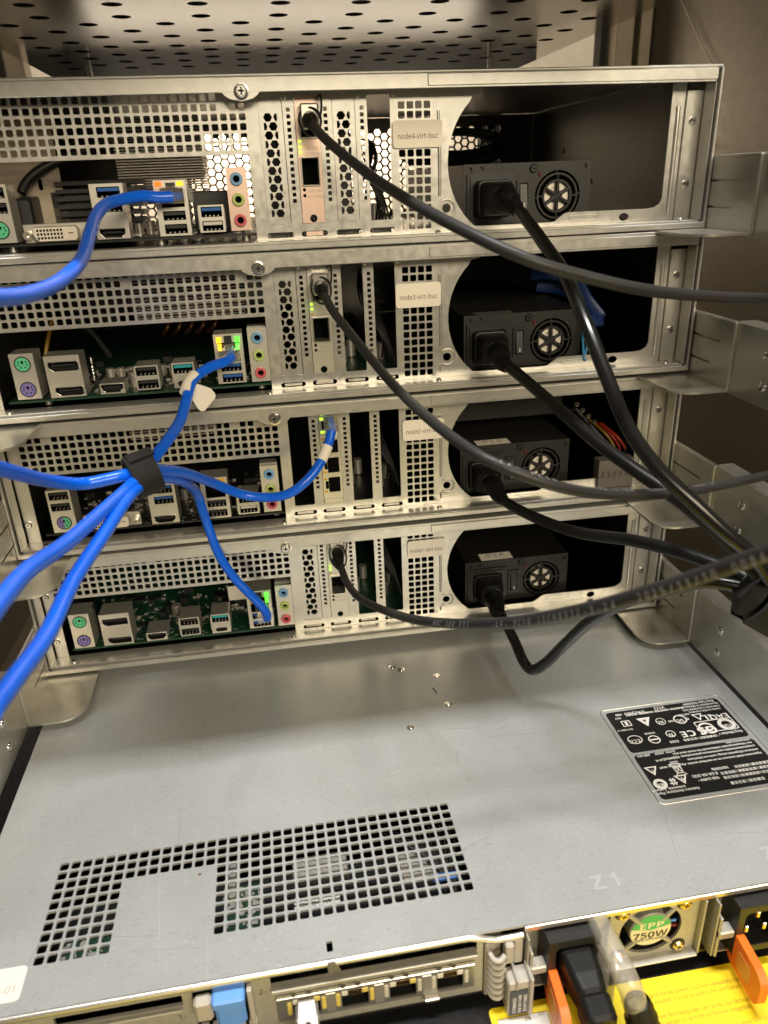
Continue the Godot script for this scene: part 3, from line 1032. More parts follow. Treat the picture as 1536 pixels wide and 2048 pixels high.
func board(o: Node3D, k: int) -> void:
	var green := k == 1 or k == 3
	var s := Shape.new()
	s.box(9.5, 246, 10.9, 12.4, -245, -1.2, 0.2)
	var b := obj("motherboard", s, M.pcb_green if green else M.pcb_black, o)
	s = Shape.new()
	for x in [30.0, 110.0, 158.0, 230.0]: s.cyl(Vector3(x, 8, -8), Vector3(x, 10.9, -8), 2.2, 2.2, 8)
	obj("standoff", s, M.tin, b)
	var r := RandomNumberGenerator.new()
	r.seed = 100 + k
	var caps := [[65.0, -16.0, 5.0, 3.0], [78.0, -34.0, 8.0, 3.6], [81.0, -22.0, 6.0, 2.4]] if k == 1 else [[64.0, -14.0, 5.4, 3.1], [80.0, -20.0, 9.0, 3.2], [112.0, -34.0, 8.0, 3.2]]
	if k >= 2:
		for i in 9: caps.append([62.0 + i * 6.6, -42.0, 7.0, 2.8])
	for c in caps:
		s = Shape.new()
		s.lathe(Vector3(c[0], 12.4, c[1]), Vector3.UP, [[0, c[3] + 0.4], [0.8, c[3] + 0.4], [0.8, c[3]], [c[2], c[3]], [c[2] + 0.5, c[3] - 0.5], [c[2] + 0.5, 0]], 18)
		obj("capacitor", s, M.tin, b)
	s = Shape.new()
	for i in 150:                                           # resistors, coils, chips
		var x := r.randf_range(14, 160)
		var z := r.randf_range(-70, -17)
		var w := r.randf_range(0.5, 1.6)
		s.box(x - w, x + w, 12.4, 12.4 + r.randf_range(0.4, 1.3), z - w * 0.6, z + w * 0.6)
	obj("small_parts", s, M.tin, b).set_meta("kind", "stuff")
	s = Shape.new()
	for i in 26:
		var x := r.randf_range(18, 156)
		var z := r.randf_range(-95, -22)
		var w := r.randf_range(1.5, 4.5)
		s.box(x - w, x + w, 12.4, 12.4 + r.randf_range(0.8, 4.0), z - w, z + w, 0.2)
	obj("chips", s, M.black, b).set_meta("kind", "stuff")
	s = Shape.new()
	for i in 210:                                           # white print on the board
		var x := r.randf_range(14, 160)
		var z := r.randf_range(-48, -2)
		var w := r.randf_range(0.3, 1.1)
		s.box(x - w, x + w, 12.41, 12.45, z - 0.18, z + 0.18)
		if i % 3 == 0: s.box(x - 0.15, x + 0.15, 12.41, 12.46, z - w, z + w)
	obj("board_print", s, M.silk, b).set_meta("kind", "stuff")
	match k:
		4:
			obj("heat_sink", fins(84, 136, 30, 79, -150, -66, 1.55), M.aluminium, b)
			s = Shape.new()
			s.box(48, 80, 12.4, 38, -64, -40, 0.4)
			for i in 6: s.box(52, 100, 20 + i * 4.2, 22.2 + i * 4.2, -62, -36)
			obj("memory_slots", s, M.black, b)
			s = Shape.new()
			s.plate(22, 55.5, 20, 78, -41, -40, [rrect(42.5, 45, 39, 45, 1.0)])
			obj("fan_bracket", s, M.wall_paint, b)
			s = Shape.new()
			s.tube(Shape.smooth(PackedVector3Array([Vector3(35, 38, -30), Vector3(39, 44.5, -34), Vector3(50, 51.5, -37), Vector3(72, 60, -48)])), 2.7, 12)
			obj("sleeved_cable", s, M.black, o)
			s = Shape.new()
			s.loft([[-38, 5.5, 11, 1.5, 36.5, 25], [-22, 5.5, 11, 1.5, 36.0, 24], [-20, 4.5, 10, 1.5, 36.0, 24]])
			obj("cable_plug", s, M.black, o)
			s = Shape.new()
			for i in 5:
				var p := PackedVector3Array()
				for j in 23:
					var a := TAU * j / 22.0
					p.append(Vector3(318 + i + cos(a) * (33 + i * 2.0) , 60.5 + sin(a) * (7.5 + i * 1.0) - i, -140 - i * 6 + sin(a * 2 + i) * 6))
				s.tube(p, 2.3, 8)
			s.tube(Shape.smooth(PackedVector3Array([Vector3(231, 63, -60), Vector3(242, 60, -70), Vector3(247, 50, -75), Vector3(240, 34, -70), Vector3(236, 14, -60)])), 1.4, 8)
			s.tube(Shape.smooth(PackedVector3Array([Vector3(250, 60, -110), Vector3(246, 48, -100), Vector3(238, 36, -90), Vector3(232, 18, -80)])), 2.2, 8)
			obj("coiled_cables", s, M.black, o)
		3:
			obj("heat_sink", fins(80, 152, 46, 79, -125, -64, 1.9), M.aluminium, b)
			s = Shape.new()
			s.lathe(Vector3(54, 16, -30), Vector3.UP, [[0, 3.2], [2, 3.2], [2, 1.2], [3, 2.2], [4, 1.2], [5, 2.2], [6, 1.2], [7, 2.2], [8, 1.2], [9, 2.2], [10, 1.2], [14, 1.6], [14, 0]], 14)
			obj("spring_screw", s, M.chrome, b)
			for i in 5:
				s = Shape.new()
				s.tube(Shape.smooth(PackedVector3Array([Vector3(100 + i * 8.0, 45, -80), Vector3(98 + i * 8.0, 38, -74), Vector3(94 + i * 7.6, 33, -76)])), 1.7, 8)
				obj("heat_pipe", s, M.dull_copper, b)
			s = Shape.new()
			s.tube(Shape.smooth(PackedVector3Array([Vector3(30, 34, -22), Vector3(32, 42, -26), Vector3(35, 54, -36)])), 1.3, 8)
			obj("supply_wire", s, M.wire_yellow, o)
			s = Shape.new()
			s.tube(Shape.smooth(PackedVector3Array([Vector3(48, 54, -40), Vector3(56, 40, -46), Vector3(62, 26, -50)])), 2.2, 8)
			obj("sleeved_cable", s, M.black, o)
			s = Shape.new()
			s.tube(Shape.smooth(PackedVector3Array([Vector3(350, 61, -60), Vector3(368, 60, -64), Vector3(382, 54, -58), Vector3(388, 42, -50), Vector3(396, 31, -44)])), 5.0, 10, PackedFloat32Array(), 0.25)
			s.tube(Shape.smooth(PackedVector3Array([Vector3(362, 50, -80), Vector3(378, 48, -76), Vector3(390, 41, -64), Vector3(402, 27, -54)])), 5.0, 10, PackedFloat32Array(), 0.25)
			s.box(383, 400, 24, 33, -56, -44, 1.0)
			obj("drive_lead", s, M.sata_blue, o)
			s = Shape.new()
			s.tube(Shape.smooth(PackedVector3Array([Vector3(367, 40, -6), Vector3(366.2, 30, -3), Vector3(366.8, 18, -1), Vector3(367.2, 12.4, 0.8), Vector3(368.6, 14, -2), Vector3(371, 26, -5), Vector3(369, 40, -7)])), 0.9, 8)
			obj("twist_tie", s, M.tie_blue, o)
			s = Shape.new()
			screw(s, Vector3(366.6, 40.5, -8), Vector3(0, 0, 1), 2.4, 2.0)
			obj("screw", s, M.chrome, o)
		2:
			obj("heat_sink", fins(62, 122, 54, 80, -110, -56, 1.7), M.aluminium, b)
			s = Shape.new()
			s.plate(384, 410, 8.6, 29, -6, 3, [])
			for i in 5: s.box(387 + i * 4.4, 389.6 + i * 4.4, 17, 20.4, 3, 4.0, 0.3)
			s.box(384, 410, 16.2, 16.9, 3, 3.6)
			obj("wire_connector", s, M.dim_plastic, o)
			var cols := [M.wire_yellow, M.wire_red, M.wire_orange, M.wire_red, M.wire_orange]
			for i in [0, 1, 2]:
				s = Shape.new()
				var w := Vector3(395 + i * 4.6, 43 - i * 1.6, -18)
				s.tube(Shape.smooth(PackedVector3Array([w + Vector3(-5, 5, -14), w, w + Vector3(5, -6.5, 3), w + Vector3(7, -12, 4), w + Vector3(4, -17, 3)])), 1.05, 8)
				obj("supply_wire", s, cols[i], o)
			s = Shape.new()
			for i in 4: s.tube(Shape.smooth(PackedVector3Array([Vector3(378, 58 - i, -30 - i * 3), Vector3(398, 34 - i * 2, -14), Vector3(412 - i, 24 + i, -12), Vector3(414, 36, -22)])), 1.6, 8)
			obj("wire_bundle", s, M.black, o)
			for i in 4:
				s = Shape.new()
				s.lathe(Vector3(372 + i * 4.6, 66 - i * 4.6, -15), Vector3(0, 0, 1), [[0, 1.9], [0.5, 1.9], [0.5, 1.2], [0.1, 1.2], [0.1, 0]], 14)
				obj("wire_eyelet", s, M.steel_dark, o)
			s = Shape.new()
			s.box(290, 372, 52, 74, -160, -40, 1.0)
			obj("drive_cage", s, M.psu_paint, o)
		1:
			s = Shape.new()
			s.box(120, 150, 12.4, 36, -70, -38, 0.5)
			obj("voltage_sink", s, M.pcb_black, b)
			s = Shape.new()
			s.box(118.5, 131.5, 28.5, 40, -19, -18)
			obj("shield_can", s, M.tin, b)
			s = Shape.new()
			s.box(288, 372, 58, 74, -160, -50, 1.0)
			obj("drive_cage", s, M.psu_paint, o)

func socket(s_dark: Shape, x0: float, x1: float, y0: float, y1: float, depth := 7.0) -> void:
	s_dark.box(x0 - 0.1, x1 + 0.1, y0 - 0.1, y1 + 0.1, -depth - 1.0, -depth)
	for e in [[x0 - 0.3, x0 - 0.02, y0, y1], [x1 + 0.02, x1 + 0.3, y0, y1], [x0, x1, y0 - 0.3, y0 - 0.02], [x0, x1, y1 + 0.02, y1 + 0.3]]: s_dark.box(e[0], e[1], e[2], e[3], -depth, -0.7)

# a metal-faced stack of sockets; items are [kind, x0, x1, y0, y1, material]
func stack(o: Node3D, called: String, x0: float, x1: float, y0: float, y1: float, m: Material, items: Array, rim := 0.0) -> MeshInstance3D:
	var s := Shape.new()
	var holes := []
	for q in items:
		match q[0]:
			"usb", "usbc", "rj": holes.append(rrect(q[1], q[2], q[3], q[4], 0.4 if q[0] != "usbc" else (q[4] - q[3]) * 0.48, 2))
			"hdmi": holes.append(PackedVector2Array([Vector2(q[1] + 2.4, q[3]), Vector2(q[2] - 2.4, q[3]), Vector2(q[2] - 0.4, q[3] + 2), Vector2(q[2], q[4]), Vector2(q[1], q[4]), Vector2(q[1] + 0.4, q[3] + 2)]))
			"dp": holes.append(PackedVector2Array([Vector2(q[1] + 2.6, q[3]), Vector2(q[2] - 0.6, q[3]), Vector2(q[2], q[3] + 0.6), Vector2(q[2], q[4] - 0.6), Vector2(q[2] - 0.6, q[4]), Vector2(q[1] + 0.6, q[4]), Vector2(q[1], q[4] - 0.6), Vector2(q[1], q[3] + 2.2)]))
	s.plate(x0, x1, y0, y1, -0.7, 0, holes)
	s.box(x0 + 0.1, x1 - 0.1, y1 - 0.5, y1 - 0.05, -16, -0.7)
	s.box(x0 + 0.02, x0 + 0.4, y0, y1 - 0.5, -16, -0.7)
	s.box(x1 - 0.4, x1 - 0.02, y0, y1 - 0.5, -16, -0.7)
	if rim > 0.0:
		for e in [[x0 - 0.5, x0, y0 + rim, y1 - rim], [x1, x1 + 0.5, y0 + rim, y1 - rim]]: s.box(e[0], e[1], e[2], e[3], -3, 0.5, 0.2)
	var blk := obj(called, s, m, o)
	for q in items:
		s = Shape.new()
		if q[0] == "usb":
			socket(s, q[1], q[2], q[3], q[4])
			obj("usb_socket", s, M.void, blk)
			s = Shape.new()
			s.box(q[1] + 0.5, q[2] - 0.5, q[4] - 2.3, q[4] - 0.5, -7, -0.5, 0.15)
			obj("usb_tongue", s, q[5], blk)
			s = Shape.new()
			for i in 4: s.box(q[1] + 2.0 + i * (q[2] - q[1] - 4.6) / 3.0, q[1] + 2.6 + i * (q[2] - q[1] - 4.6) / 3.0, q[3] + 0.3, q[3] + 0.9, -6, -1.6)
			obj("spring_contacts", s, M.tin, blk)
		elif q[0] == "usbc":
			socket(s, q[1], q[2], q[3], q[4], 5.0)
			s.box(q[1] + 1.2, q[2] - 1.2, (q[3] + q[4]) / 2 - 0.35, (q[3] + q[4]) / 2 + 0.35, -5, -0.8)
			obj("usb_c_socket", s, M.black, blk)
		elif q[0] == "rj":
			socket(s, q[1], q[2], q[3], q[4], 10.0)
			obj("network_socket", s, M.void, blk)
			s = Shape.new()
			for i in 8: s.cyl(Vector3(q[1] + 2.2 + i * 1.0, q[4] - 1.2, -1.4), Vector3(q[1] + 2.2 + i * 1.0, q[4] - 4.5, -8), 0.22, 0.22, 5)
			obj("gold_contacts", s, M.gold, blk)
		else:
			socket(s, q[1], q[2], q[3] - 0.05, q[4] + 0.05, 6.0)
			s.box(q[1] + 2.0, q[2] - 2.0, (q[3] + q[4]) / 2 - 0.1, (q[3] + q[4]) / 2 + 0.9, -6, -1.2)
			obj("video_socket", s, M.black, blk)
			s = Shape.new()
			var rim_path := PackedVector3Array()
			var h: PackedVector2Array = holes[items.find(q)]
			for p in h: rim_path.append(Vector3(p.x, p.y, 0.05))
			rim_path.append(rim_path[0])
			s.tube(rim_path, 0.3, 6)
			obj("socket_rim", s, M.chrome, blk)
	return blk

func lamp_block(blk: Node3D, x0: float, x1: float, y0: float, y1: float, m: Material) -> void:
	var s := Shape.new()
	s.box(x0, x1, y0, y1, -0.6, 0.35, 0.15)
	obj("port_light", s, m, blk)

func ps2(blk: Node3D, x: float, y: float, m: Material, m2: Material = null) -> void:
	var s := Shape.new()
	s.lathe(Vector3(x, y, 0), Vector3(0, 0, 1), [[0, 4.6], [0.5, 4.6], [0.5, 4.0], [-0.1, 4.0]], 26)
	obj("socket_ring", s, M.black, blk)
	s = Shape.new()
	s.poly(disc(x, y, 4.05, 24) if m2 == null else arc(x, y, 0.01, 4.05, 90, 270, 12), [], -0.05, 0.35)
	obj("round_socket", s, m, blk)
	if m2:
		s = Shape.new()
		s.poly(arc(x, y, 0.01, 4.05, -90, 90, 12), [], -0.05, 0.35)
		obj("round_socket", s, m2, blk)
	s = Shape.new()
	for a in [35, 145, -5, 185, -60, -120]:
		s.cyl(Vector3(x + cos(deg_to_rad(a)) * 2.5, y + sin(deg_to_rad(a)) * 2.2, 0.3), Vector3(x + cos(deg_to_rad(a)) * 2.5, y + sin(deg_to_rad(a)) * 2.2, 0.42), 0.45, 0.45, 8)
	s.box(x - 0.65, x + 0.65, y + 0.3, y + 2.0, 0.3, 0.42)
	obj("pin_holes", s, M.void, blk)

func audio(o: Node3D, x0: float, m: Material) -> void:
	var s := Shape.new()
	var ys := [40.7, 30.2, 19.4]
	s.plate(x0, x0 + 11.4, 14.0, 46.6, -0.6, 0.2, [disc(x0 + 5.6, ys[0], 3.3, 24), disc(x0 + 5.6, ys[1], 3.3, 24), disc(x0 + 5.6, ys[2], 3.3, 24)])
	s.box(x0 + 0.1, x0 + 11.3, 14.1, 46.5, -14, -6)
	var blk := obj("audio_jacks", s, m, o)
	for i in 3:
		s = Shape.new()
		s.lathe(Vector3(x0 + 5.6, ys[i], -0.4), Vector3(0, 0, 1), [[0, 3.5], [2.0, 3.35], [2.5, 3.0], [2.5, 2.1], [1.9, 1.75], [-5, 1.75]], 30)
		obj("jack_ring", s, [M.jack_blue, M.jack_green, M.jack_red][i], blk)
		s = Shape.new()
		s.cyl(Vector3(x0 + 5.6, ys[i], -5.8), Vector3(x0 + 5.6, ys[i], -1.6), 1.74, 1.74, 20)
		obj("jack_hole", s, M.void, blk)

func ports(o: Node3D, k: int) -> void:
	var blk: MeshInstance3D
	var s: Shape
	var metal: Material = M.tin
	if k == 1 or k == 3:
		var d := 0.0 if k == 1 else 3.8
		blk = stack(o, "keyboard_mouse_ports", 12.0 + d, 25.4 + d, 13.6, 40.5, metal, [])
		ps2(blk, 18.8 + d, 34.4, M.ps2_green)
		ps2(blk, 18.8 + d, 19.4, M.ps2_purple)
		d = 0.0 if k == 1 else 2.8
		stack(o, "display_ports", 31.6 + d, 51.6 + d, 13.2, 37.9, metal, [["dp", 33.4 + d, 50.4 + d, 28.8, 34.4], ["dp", 34.8 + d, 50.6 + d, 14.2, 19.2]])
		stack(o, "video_port", 60.6 + d * 0.8, 74.8 + d * 0.8, 13.2, 19.6, metal, [["hdmi", 61.2 + d * 0.8, 74.2 + d * 0.8, 14.0, 19.0]])
		stack(o, "double_usb_port", 84.2, 97.8, 14.0, 28.6, metal, [["usb", 85.0, 97.0, 22.6, 27.8, M.black], ["usb", 85.0, 97.0, 14.8, 20.0, M.black]], 1.5)
		stack(o, "usb_port", 106.0, 119.0, 13.6, 28.8, metal, [["usb", 106.8, 118.2, 22.4, 27.9, M.usb_teal], ["usbc", 108.4, 116.6, 14.6, 17.8]], 3.0)
		blk = stack(o, "network_port", 132.4, 149.4, 14.2, 44.0, metal, [["rj", 134.6, 147.2, 27.2, 39.0], ["usb", 135.0, 147.2, 21.6, 26.4, M.usb_blue], ["usb", 135.2, 147.4, 15.0, 20.0, M.usb_blue]])
		lamp_block(blk, 134.0, 137.0, 38.8, 42.4, M.amber_led if k == 3 else M.amber_off)
		lamp_block(blk, 144.8, 147.8, 38.8, 42.4, M.green_led)
		lamp_block(blk, 134.5, 136.8, 34.2, 38.2, M.amber_led if k == 3 else M.amber_off)
		lamp_block(blk, 145.0, 147.3, 34.2, 38.2, M.green_led)
		s = Shape.new()
		s.box(138.6, 143.2, 38.4, 43.0, -0.6, 0.3)
		obj("latch_window", s, M.pcb_black, blk)
		led_lamp(o, Vector3(147.6, 40, 4), Color(0.12, 1.0, 0.06), 0.00002)
		if k == 3: led_lamp(o, Vector3(134.4, 40, 4), Color(1.0, 0.52, 0.02), 0.00002)
		audio(o, 152.7, metal)
	else:
		var d := 5.0 if k == 4 else 0.0
		blk = stack(o, "usb_and_mouse_ports", 15.6 + d, 30.2 + d, 13.4, 42.6, metal, [["usb", 17.0 + d, 28.8 + d, 35.8, 41.2, M.black], ["usb", 17.0 + d, 28.8 + d, 28.2, 33.6, M.black]])
		if k == 4: ps2(blk, 23.0 + d, 20.0, M.ps2_green)
		else: ps2(blk, 23.0 + d, 20.0, M.ps2_purple, M.ps2_green)
		# wide video socket with two hex posts
		d = 4.6 if k == 4 else 0.0
		s = Shape.new()
		s.box(34.2 + d, 70.0 + d, 12.5, 22.2, -5, -2.6, 0.3)
		s.box(39.0 + d, 63.6 + d, 12.9, 20.9, -2.6, 0.6, 1.4)
		blk = obj("video_port", s, metal, o)
		s = Shape.new()
		s.poly(PackedVector2Array([Vector2(42.4 + d, 13.4), Vector2(61.4 + d, 13.4), Vector2(62.6 + d, 14.8), Vector2(62.8 + d, 19.6), Vector2(61.8 + d, 20.4), Vector2(40.6 + d, 20.4), Vector2(39.8 + d, 19.6), Vector2(40.2 + d, 16.0)]), [], 0.6, 1.0)
		obj("socket_face", s, M.dvi_white, blk)
		s = Shape.new()
		for i in 8:
			for j in 3: s.box(41.6 + d + i * 1.75, 42.7 + d + i * 1.75, 14.4 + j * 1.95, 15.6 + j * 1.95, 0.98, 1.08)
		s.box(58.0 + d, 60.6 + d, 16.9, 17.4, 0.98, 1.08)
		obj("pin_holes", s, M.void, blk)
		for x in [36.4 + d, 67.2 + d]:
			s = Shape.new()
			s.lathe(Vector3(x, 16.6, -2.8), Vector3(0, 0, 1), [[0, 2.5], [4.0, 2.5], [4.2, 2.2], [4.2, 1.3], [0, 1.2]], 6)
			obj("hex_post", s, M.nickel, blk)
		stack(o, "usb_and_video_ports", 77.2, 94.8, 12.8, 41.0, metal, [["usb", 80.8, 93.0, 34.0, 39.4, M.usb_blue], ["usb", 80.8, 93.0, 26.6, 32.0, M.usb_blue], ["hdmi", 78.8, 92.6, 13.4, 18.2]])
		blk = stack(o, "network_port", 111.0, 128.4, 12.9, 41.5, metal, [["rj", 114.0, 126.4, 27.6, 37.6], ["usb", 114.0, 126.2, 21.0, 25.8, M.black], ["usb", 114.0, 126.2, 14.0, 19.0, M.black]])
		lamp_block(blk, 111.6, 115.4, 38.2, 40.9, M.orange_led if k == 4 else M.amber_off)
		lamp_block(blk, 123.4, 126.9, 38.4, 40.7, M.amber_led if k == 4 else M.amber_off)
		s = Shape.new()
		s.box(117.4, 122.6, 37.7, 40.2, -0.6, 0.3)
		obj("latch_window", s, M.black, blk)
		if k == 4: led_lamp(o, Vector3(113.4, 40, 4), Color(1.0, 0.16, 0.02), 0.00002)
		stack(o, "double_usb_port", 133.2, 147.2, 13.8, 28.0, metal, [["usb", 134.6, 146.0, 21.8, 27.2, M.usb_blue], ["usb", 134.6, 146.0, 14.6, 19.8, M.usb_white]], 1.5)
		audio(o, 150.3, M.copperish if k == 4 else metal)
	# backs of the port stacks seen from above
	s = Shape.new()
	for q in ([[14, 27, 39], [88, 96, 27], [109, 117, 27], [134, 147, 42]] if k % 2 else [[17, 30, 40], [79, 94, 39], [113, 127, 39]]):
		s = Shape.new()
		s.box(q[0], q[1], 13, q[2], -17, -11)
		obj("port_body", s, M.black, o)

func name_tag(o: Node3D, k: int) -> void:
	var q: Array = {4: [244.4, 272.8, 53.1, 67.0, 0.0], 3: [243.4, 271.4, 52.6, 67.0, 0.0], 2: [245.4, 273.2, 55.6, 69.6, 0.0], 1: [247.4, 274.6, 58.0, 71.4, 0.0]}[k]
	var s := Shape.new()
	s.poly(rrect(q[0], q[1], q[2], q[3], 1.9, 4), [], 1.3, 1.5)
	var t := obj("name_tag", s, M.paper, o)
	t.set_meta("label", "white sticker printed node%d-virt-buc" % k)
	lettering("lettering", [["node%d-virt-buc" % k, at((q[0] + q[1]) / 2, (q[2] + q[3]) / 2 - 1.1, 1.53), 2.75, 1, 0.94]], M.paper_ink, t)


# ---------------------------------------------------------------- rails
func build_rails() -> void:
	var words := {4: "topmost", 3: "second", 2: "third", 1: "lowest"}
	for k in [4, 3, 2, 1]:
		var y0: float = {4: 267.6, 3: 178.6, 2: 89.6, 1: 0.6}[k]
		for side in [1, -1]:
			if k == 4 and side == -1: continue
			var r := thing("support_rail", "%s galvanised support rail on the %s of the rack, under the node%d server" % [words[k], "label side" if side == 1 else "blue cable side", k], "rail", "rails that carry the servers")
			if side == 1: r.set_meta("label", "%s galvanised rail beside the power supplies, its lip under the node%d server" % [words[k], k])
			else: r.set_meta("label", "%s galvanised rail beside the blue cables, its lip under the node%d server" % [words[k if k != 3 else 3].replace("second", "upper").replace("third", "middle"), k])
			var mirror := Transform3D() if side == 1 else Transform3D(Basis(Vector3(-1, 0, 0), Vector3(0, 1, 0), Vector3(0, 0, 1)), Vector3(428.4, 0, 0))
			# lip under the chassis
			var s := Shape.new()
			s.xf = mirror * Transform3D(Basis(Vector3(1, 0, 0), Vector3(0, 0, -1), Vector3(0, 1, 0)), Vector3(0, y0, 0))
			var out := PackedVector2Array([Vector2(434.2, -60), Vector2(434.2, 300), Vector2(401, 300), Vector2(401, -44)])
			for i in 9:
				var t := PI + PI / 2 * i / 8.0
				out.append(Vector2(416 + cos(t) * 15, -45 + sin(t) * 15))
			s.poly(out, [], 0, 1.4)
			obj("lip", s, M.rail, r)
			# upright web with two pressed slots
			s = Shape.new()
			s.xf = mirror * Transform3D(Basis(Vector3(0, 0, -1), Vector3(0, 1, 0), Vector3(1, 0, 0)), Vector3(433.3, y0, 0))
			s.poly(rect(-59.5, 300, 1.5, 41), [rrect(-46, -10, 27.2, 28.6, 0.6), rrect(-38, -4, 13.0, 14.2, 0.5)], 0, 1.4)
			obj("web", s, M.rail, r)
			# outer bracket running forward to the rack post, with a turned top edge
			s = Shape.new()
			s.xf = mirror
			s.box(434.9, 436.4, y0 - 1.0, y0 + 41.6, -40, 210, 0.4)
			s.box(436.4, 447, y0 + 40.3, y0 + 41.7, 58, 210, 0.4)
			s.box(433.0, 434.9, y0 + 0.5, y0 + 41.2, 58.2, 60.2, 0.5)
			obj("outer_bracket", s, M.rail, r)
			for y in [27.2, 10.6]:
				s = Shape.new()
				s.xf = mirror
				s.lathe(Vector3(434.9, y0 + y, 90), Vector3(-1, 0, 0), [[0, 3.0], [0.5, 2.9], [1.1, 2.1], [1.3, 0.9], [1.3, 0]], 18)
				obj("rivet", s, M.chrome, r)


# ---------------------------------------------------------------- black device under everything
func build_dark_device() -> void:
	var d := thing("black_device", "flat black device with a yellow caution label, lowest in the rack", "server")
	var s := Shape.new()
	s.box(-70, 500, -110, -52, -400, 600, 1.5)  # widened past the server above so the side gaps stay black
	obj("casing", s, M.black_case, d)
	s = Shape.new()
	for i in 5: s.lathe(Vector3(150 + i * 19, -52, 262), Vector3.UP, [[0, 5.0], [0.7, 4.6], [1.2, 3.4], [1.4, 0]], 20)
	obj("pressed_dimple", s, M.black_case, d)
	s = Shape.new()
	s.xf = Transform3D(Basis(Vector3(1, 0, 0), Vector3(0, 0, -1), Vector3(0, 1, 0)), Vector3(0, -52, 0))
	s.poly(rrect(234.5, 440, -420, -247, 2.2, 4), [], 0.05, 0.35)
	var l := obj("caution_label", s, M.yellow, d)
	s = Shape.new()
	s.xf = Transform3D(Basis(Vector3(1, 0, 0), Vector3(0, 0, -1), Vector3(0, 1, 0)), Vector3(0, -52, 0))
	s.poly(rrect(0, 226, -420, -300, 2.2, 4), [], 0.05, 0.35)
	obj("caution_label", s, M.yellow, d)  # unseen second label, added for its yellow reflection on the metal
	var up := Basis(Vector3(1, 0, 0), Vector3(0, 0, -1), Vector3(0, 1, 0))
	var y := -51.6
	lettering("lettering", [
		["injury or damage to the equipment. You must adequately support this", at(296, y, 255.0, up), 1.9, 0, 0.82],
		["unit when it is installed. It is not secured to the rack frame or fixed", at(297, y, 258.2, up), 1.9, 0, 0.82],
		["an Personen oder Beschädigungen der Geräte. Das Rechnergestell", at(297, y, 264.6, up), 1.9, 0, 0.82],
		["muss befestigt werden. Es ist nicht auf Rahmen festgestellt", at(297, y, 267.8, up), 1.9, 0, 0.82],
		["blessures ou des dommages of equipment. Vous devez bien soutenir", at(297, y, 274.0, up), 1.9, 0, 0.82],
		["au cadre. Il n'est pas fixe sur le bati", at(297, y, 277.2, up), 1.9, 0, 0.82]], M.yellow_ink, l)
	s = Shape.new()
	s.xf = Transform3D(up, Vector3(0, -51.62, 0))
	s.poly(rect(237.5, 261, -300, -252.5), [], 0, 0.06)
	s.poly(rect(261.6, 266.5, -268, -253.2), [], 0, 0.06)
	obj("picture_panel", s, M.white_plastic, l)
	s = Shape.new()
	s.xf = Transform3D(up, Vector3(0, -51.54, 0))
	for q in [[240.0, 256.0], [250.0, 254.0], [257.0, 252.8], [241.0, 262.0]]:
		s.poly(rect(q[0], q[0] + 2.6, -q[1] - 1.2, -q[1]), [rect(q[0] + 0.25, q[0] + 2.35, -q[1] - 0.95, -q[1] - 0.25)], 0, 0.05)
	s.poly(rect(237.4, 261.0, -252.8, -252.5), [], 0, 0.05)
	s.poly(rect(260.8, 261.1, -300, -252.6), [], 0, 0.05)
	s.poly(PackedVector2Array([Vector2(268, -270), Vector2(272, -267.5), Vector2(272, -272.5)]), [], 0, 0.05)
	obj("picture_lines", s, M.yellow_ink, l)


# ---------------------------------------------------------------- 1U server at the bottom
func up_side_down() -> Basis:
	return Basis(Vector3(-1, 0, 0), Vector3(0, 0, 1), Vector3(0, 1, 0))

